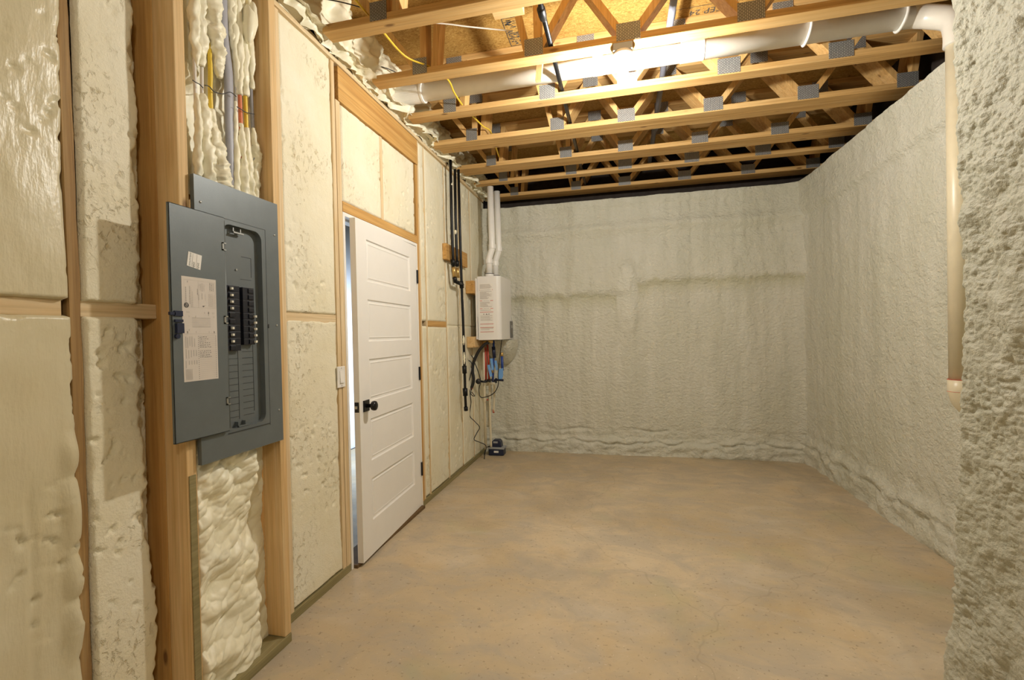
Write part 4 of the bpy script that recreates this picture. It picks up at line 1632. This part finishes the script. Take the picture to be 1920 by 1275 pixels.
for v in (0.56, 0.795, 0.865, 0.95):
    lm(rd, LX0, lz(v + 0.009), LX1, lz(v))
lm(rd, LX0 + 0.002, lz(0.133), LX0 + 0.008, lz(0.122))
lm(rd, LX1 - 0.008, lz(0.133), LX1 - 0.002, lz(0.122))
for k in range(9):
    lm(dk, LX0 + 0.020 + 0.011 * k, lz(0.133), LX0 + 0.026 + 0.011 * k, lz(0.125))
# three pictograms
for cxx in (0.040, 0.068, 0.094):
    lm(dk, LX0 + cxx - 0.006, lz(0.615), LX0 + cxx + 0.006, lz(0.595))
lm(dk, LX0 + 0.060, lz(0.615), LX0 + 0.080, lz(0.605))
pl.build('fine_print', 'ink_pale', lbl)
rd.build('red_rule', 'red_ink', lbl)
dk.build('heading_print', 'ink_grey', lbl)
b = MB()
b.box((HX0 + 0.03, HY0 + 0.05, HZ0 - 0.006), (HX1 - 0.03, HY1 - 0.05, HZ0))
b.build('underside', 'heater_grey', heater)
# flue collars
V1, V2 = (0.195, 4.60), (0.215, 4.77)
for (x, y) in (V1, V2):
    b = MB()
    b.lathe((x, y, HZ1), (0, 0, 1), [(0.046, 0), (0.046, 0.035), (0.038, 0.045), (0.036, 0.05)], 20)
    b.build('vent_collar', 'heater_white', heater, smooth=True)
    b = MB()
    b.lathe((x, y, HZ1 + 0.036), (0, 0, 1), [(0.0465, 0), (0.0475, 0.001), (0.0475, 0.007), (0.0465, 0.008)], 20)
    b.build('clamp_band', 'heater_grey', heater)

for (x, y), lab, ztop, dx in ((V1, 'white vent pipe standing in front on top of the water heater', 2.84, 0.035), (V2, 'second white vent pipe, behind the other on the water heater', 2.84, 0.04)):
    t = thing('vent_pipe', (x, y, HZ1 + 0.05), lab, 'pipe', 'vent pipes on the water heater')
    b = MB()
    b.tube([(x, y, HZ1 + 0.046), (x, y, 2.09), (x + 0.003, y, 2.11), (x + dx - 0.003, y, 2.20), (x + dx, y, 2.22), (x + dx * 0.8, y, ztop)], 0.033, 20)
    b.build('pipe', 'pvc_bright', t, smooth=True)
    for za, xx in ((2.05, x), (2.20, x + dx)):
        b = MB()
        b.lathe((xx, y, za), (0, 0, 1), [(0.033, 0), (0.039, 0.001), (0.039, 0.045), (0.033, 0.047)], 20)
        b.build('fitting', 'pvc_bright', t)

# ================================================================== PLUMBING UNDER THE HEATER
YP = 4.62


def Q(px, py, y=YP):
    return P(px, py, 1, y)


def run(name, label, pts, r, mat, cat, smooth=True, curve=True, y=YP, extra=(), group=None):
    path = [Q(*p, y) if len(p) == 2 else Q(p[0], p[1], p[2]) for p in pts]
    if curve:
        path = spline(path, 8)
    if not extra:
        b = MB()
        b.tube(path, r, 10)
        return tag(b.build(name, mat, smooth=smooth, origin=path[0]), label, cat, group)
    t = thing(name, path[-1], label, cat, group)
    b = MB()
    b.tube(path, r, 10)
    b.build('tube', mat, t, smooth=smooth)
    for nm, mt, a, c, rr_ in extra:
        b = MB()
        b.tube([Q(*a, y), Q(*c, y)], rr_, 10)
        b.build(nm, mt, t, smooth=smooth)
    return t


run('gas_hose', 'thick black hose curving from the water heater down to the gas pipe', [(916, 642), (906, 648), (896, 661), (888, 680), (886, 695), (888, 710), (886, 722), (881, 732)], 0.016, 'black_plastic', 'hose', y=4.50,
    extra=[('brass_end', 'brass', (916, 640), (924, 641), 0.015), ('red_tag', 'red_ink', (880, 730), (885, 727), 0.014), ('white_label', 'paper_white', (882.5, 690), (881, 700), 0.013)])
run('condensate_pipe', 'cream plastic pipe dropping straight from the heater to the floor', [(907, 648), (908, 720), (911, 842)], 0.0135, 'pvc_cream', 'pipe', curve=False,
    extra=[('brass_fitting', 'brass', (907, 634), (907, 652), 0.017), ('cap', 'red_ink', (914, 748), (914, 751), 0.008)])
run('cream_riser', 'thin cream pipe between the condensate pipe and the pump', [(909, 722), (916, 718), (918, 730), (919, 780), (921, 838)], 0.011, 'pvc_cream', 'pipe', y=4.75)
run('cream_riser', 'short cream pipe with a red tip beside the back wall', [(912, 722), (924, 719), (927, 726), (926, 772)], 0.011, 'pvc_cream', 'pipe', y=4.82,
    extra=[('red_tip', 'red_ink', (925.5, 768), (925.5, 774), 0.011)])
run('hot_water_line', 'red water line nearest the cream pipe under the heater', [(910, 652), (911, 680), (911, 714)], 0.011, 'red_pipe', 'pipe', curve=False,
    extra=[('brass_nut', 'brass', (910, 634), (910, 648), 0.016), ('valve_end', 'black_plastic', (909, 713), (914, 715), 0.016)])
run('hot_water_line', 'second red water line, touching the pale blue handle', [(914, 646), (916, 680), (917, 712)], 0.010, 'red_pipe', 'pipe', curve=False,
    extra=[('brass_nut', 'brass', (914, 632), (914, 644), 0.015), ('valve_end', 'black_plastic', (914, 713), (920, 714), 0.016)])
run('cold_water_line', 'dark blue water line hanging from the middle of the heater', [(925, 634), (926, 660), (925, 690), (924, 716)], 0.011, 'blue_pipe', 'pipe', curve=False,
    extra=[('blue_valve', 'navy_plastic', (925, 650), (927, 671), 0.019), ('lower_valve', 'navy_plastic', (922, 711), (928, 715), 0.015), ('brass_nut', 'brass', (924, 694), (924, 699), 0.014)])
run('cold_water_line', 'short dark blue line standing apart against the grey wall', [(941, 668), (942, 695)], 0.014, 'blue_pipe', 'pipe', curve=False,
    extra=[('brass_cap', 'brass', (941, 661), (941, 668), 0.015)])
for lab, a, c, w in (('pale blue lever handle beside the red water lines', (916, 684), (921, 706), 0.014), ('pale blue lever handle in front of the dark blue line', (921, 672), (924, 694), 0.013),
                     ('pale blue lever handle right of the dark blue line', (929, 676), (932, 694), 0.013)):
    b = MB()
    p0, p1 = Q(*a, 4.56), Q(*c, 4.56)
    d = (p1 - p0) / 2
    b.obox((p0 + p1) / 2, d, Vector((d.z, 0, -d.x)).normalized() * w, (0, 0.005, 0))
    tag(b.build('valve_handle', 'blue_handle', bevel=0.003), lab, 'valve handle', 'blue valve handles under the heater')
b = MB()
pts = [Q(*p, 4.57) for p in ((936, 692), (943, 690), (943, 705), (941, 711), (933, 711), (934, 700))]
b.prism(pts, (0, 0.012, 0))
tg = tag(b.build('blue_tag', 'blue_handle', bevel=0.002), 'broad pale blue tag hanging at the right end of the valves', 'tag')
b = MB()
b.tube([Q(928, 712, 4.6), Q(944, 713, 4.6)], 0.012, 10)
b.tube([Q(930, 709, 4.6), Q(930, 718, 4.6)], 0.010, 10)
tag(b.build('service_valve', 'navy_plastic', smooth=True), 'dark service valve below the blue tag', 'valve')
b = MB()
b.lathe(Q(897, 715, 4.55), (0.2, -1, 0), [(0.0, -0.02), (0.022, -0.02), (0.027, -0.01), (0.027, 0.02), (0.020, 0.026), (0.0, 0.027)], 18)
b.tube([Q(900, 715, 4.57), Q(911, 716, 4.57)], 0.011, 10)
tag(b.build('pressure_gauge', 'black_plastic', smooth=True), 'round black gauge between the hose and the cream pipe', 'gauge')
run('power_cord', 'black cord looping from the underside of the water heater', [(941, 636), (937, 670), (934, 700), (934, 722), (925, 738), (908, 745), (900, 743), (898, 730), (901, 715), (897, 698), (890, 680), (885, 668), (873, 664)], 0.0045, 'black_plastic', 'cord', y=4.54)
run('pump_cord', 'thin black cord zigzagging down the foam wall to the pump', [(873, 675), (881, 677), (885, 685), (882, 705), (878, 722), (884, 740), (890, 742), (882, 735), (883, 755), (881, 779), (890, 790), (899, 801), (894, 812), (889, 824), (899, 829), (911, 836), (909, 852), (908, 861)], 0.0042, 'black_plastic', 'cord', y=4.45)
# condensate pump
pc = Vector((0.165, 4.86, 0.0))
pump = thing('condensate_pump', pc, 'small dark condensate pump on the floor in the far left corner', 'pump')
b = MB()
b.box((pc.x - 0.085, pc.y - 0.055, 0.0), (pc.x + 0.085, pc.y + 0.055, 0.075))
b.build('tank', 'navy_plastic', pump, bevel=0.010)
b = MB()
b.box((pc.x - 0.092, pc.y - 0.062, 0.072), (pc.x + 0.092, pc.y + 0.062, 0.092))
b.build('lid', 'grey_plastic', pump, bevel=0.004)
b = MB()
b.prism([(pc.x - 0.055, pc.y - 0.045, 0.092), (pc.x + 0.06, pc.y - 0.045, 0.092), (pc.x + 0.05, pc.y - 0.04, 0.150), (pc.x + 0.03, pc.y - 0.04, 0.168), (pc.x - 0.03, pc.y - 0.04, 0.168), (pc.x - 0.048, pc.y - 0.04, 0.150)], (0, 0.085, 0))
mt = b.build('motor_housing', 'navy_plastic', pump, bevel=0.005)
b = MB()
b.box((pc.x - 0.03, pc.y - 0.0475, 0.135), (pc.x + 0.02, pc.y - 0.0445, 0.155))
b.build('rating_label', 'grey_plastic', mt)
b = MB()
b.box((pc.x - 0.02, pc.y - 0.0635, 0.035), (pc.x + 0.03, pc.y - 0.0545, 0.055))
b.build('side_label', 'paper_white', pump)
b = MB()
b.tube(spline([(pc.x - 0.05, pc.y - 0.03, 0.092), (pc.x - 0.09, pc.y - 0.05, 0.095), (pc.x - 0.12, pc.y - 0.06, 0.05), (pc.x - 0.125, pc.y - 0.07, 0.006)], 6), 0.005, 8)
b.build('lead', 'black_plastic', pump, smooth=True)
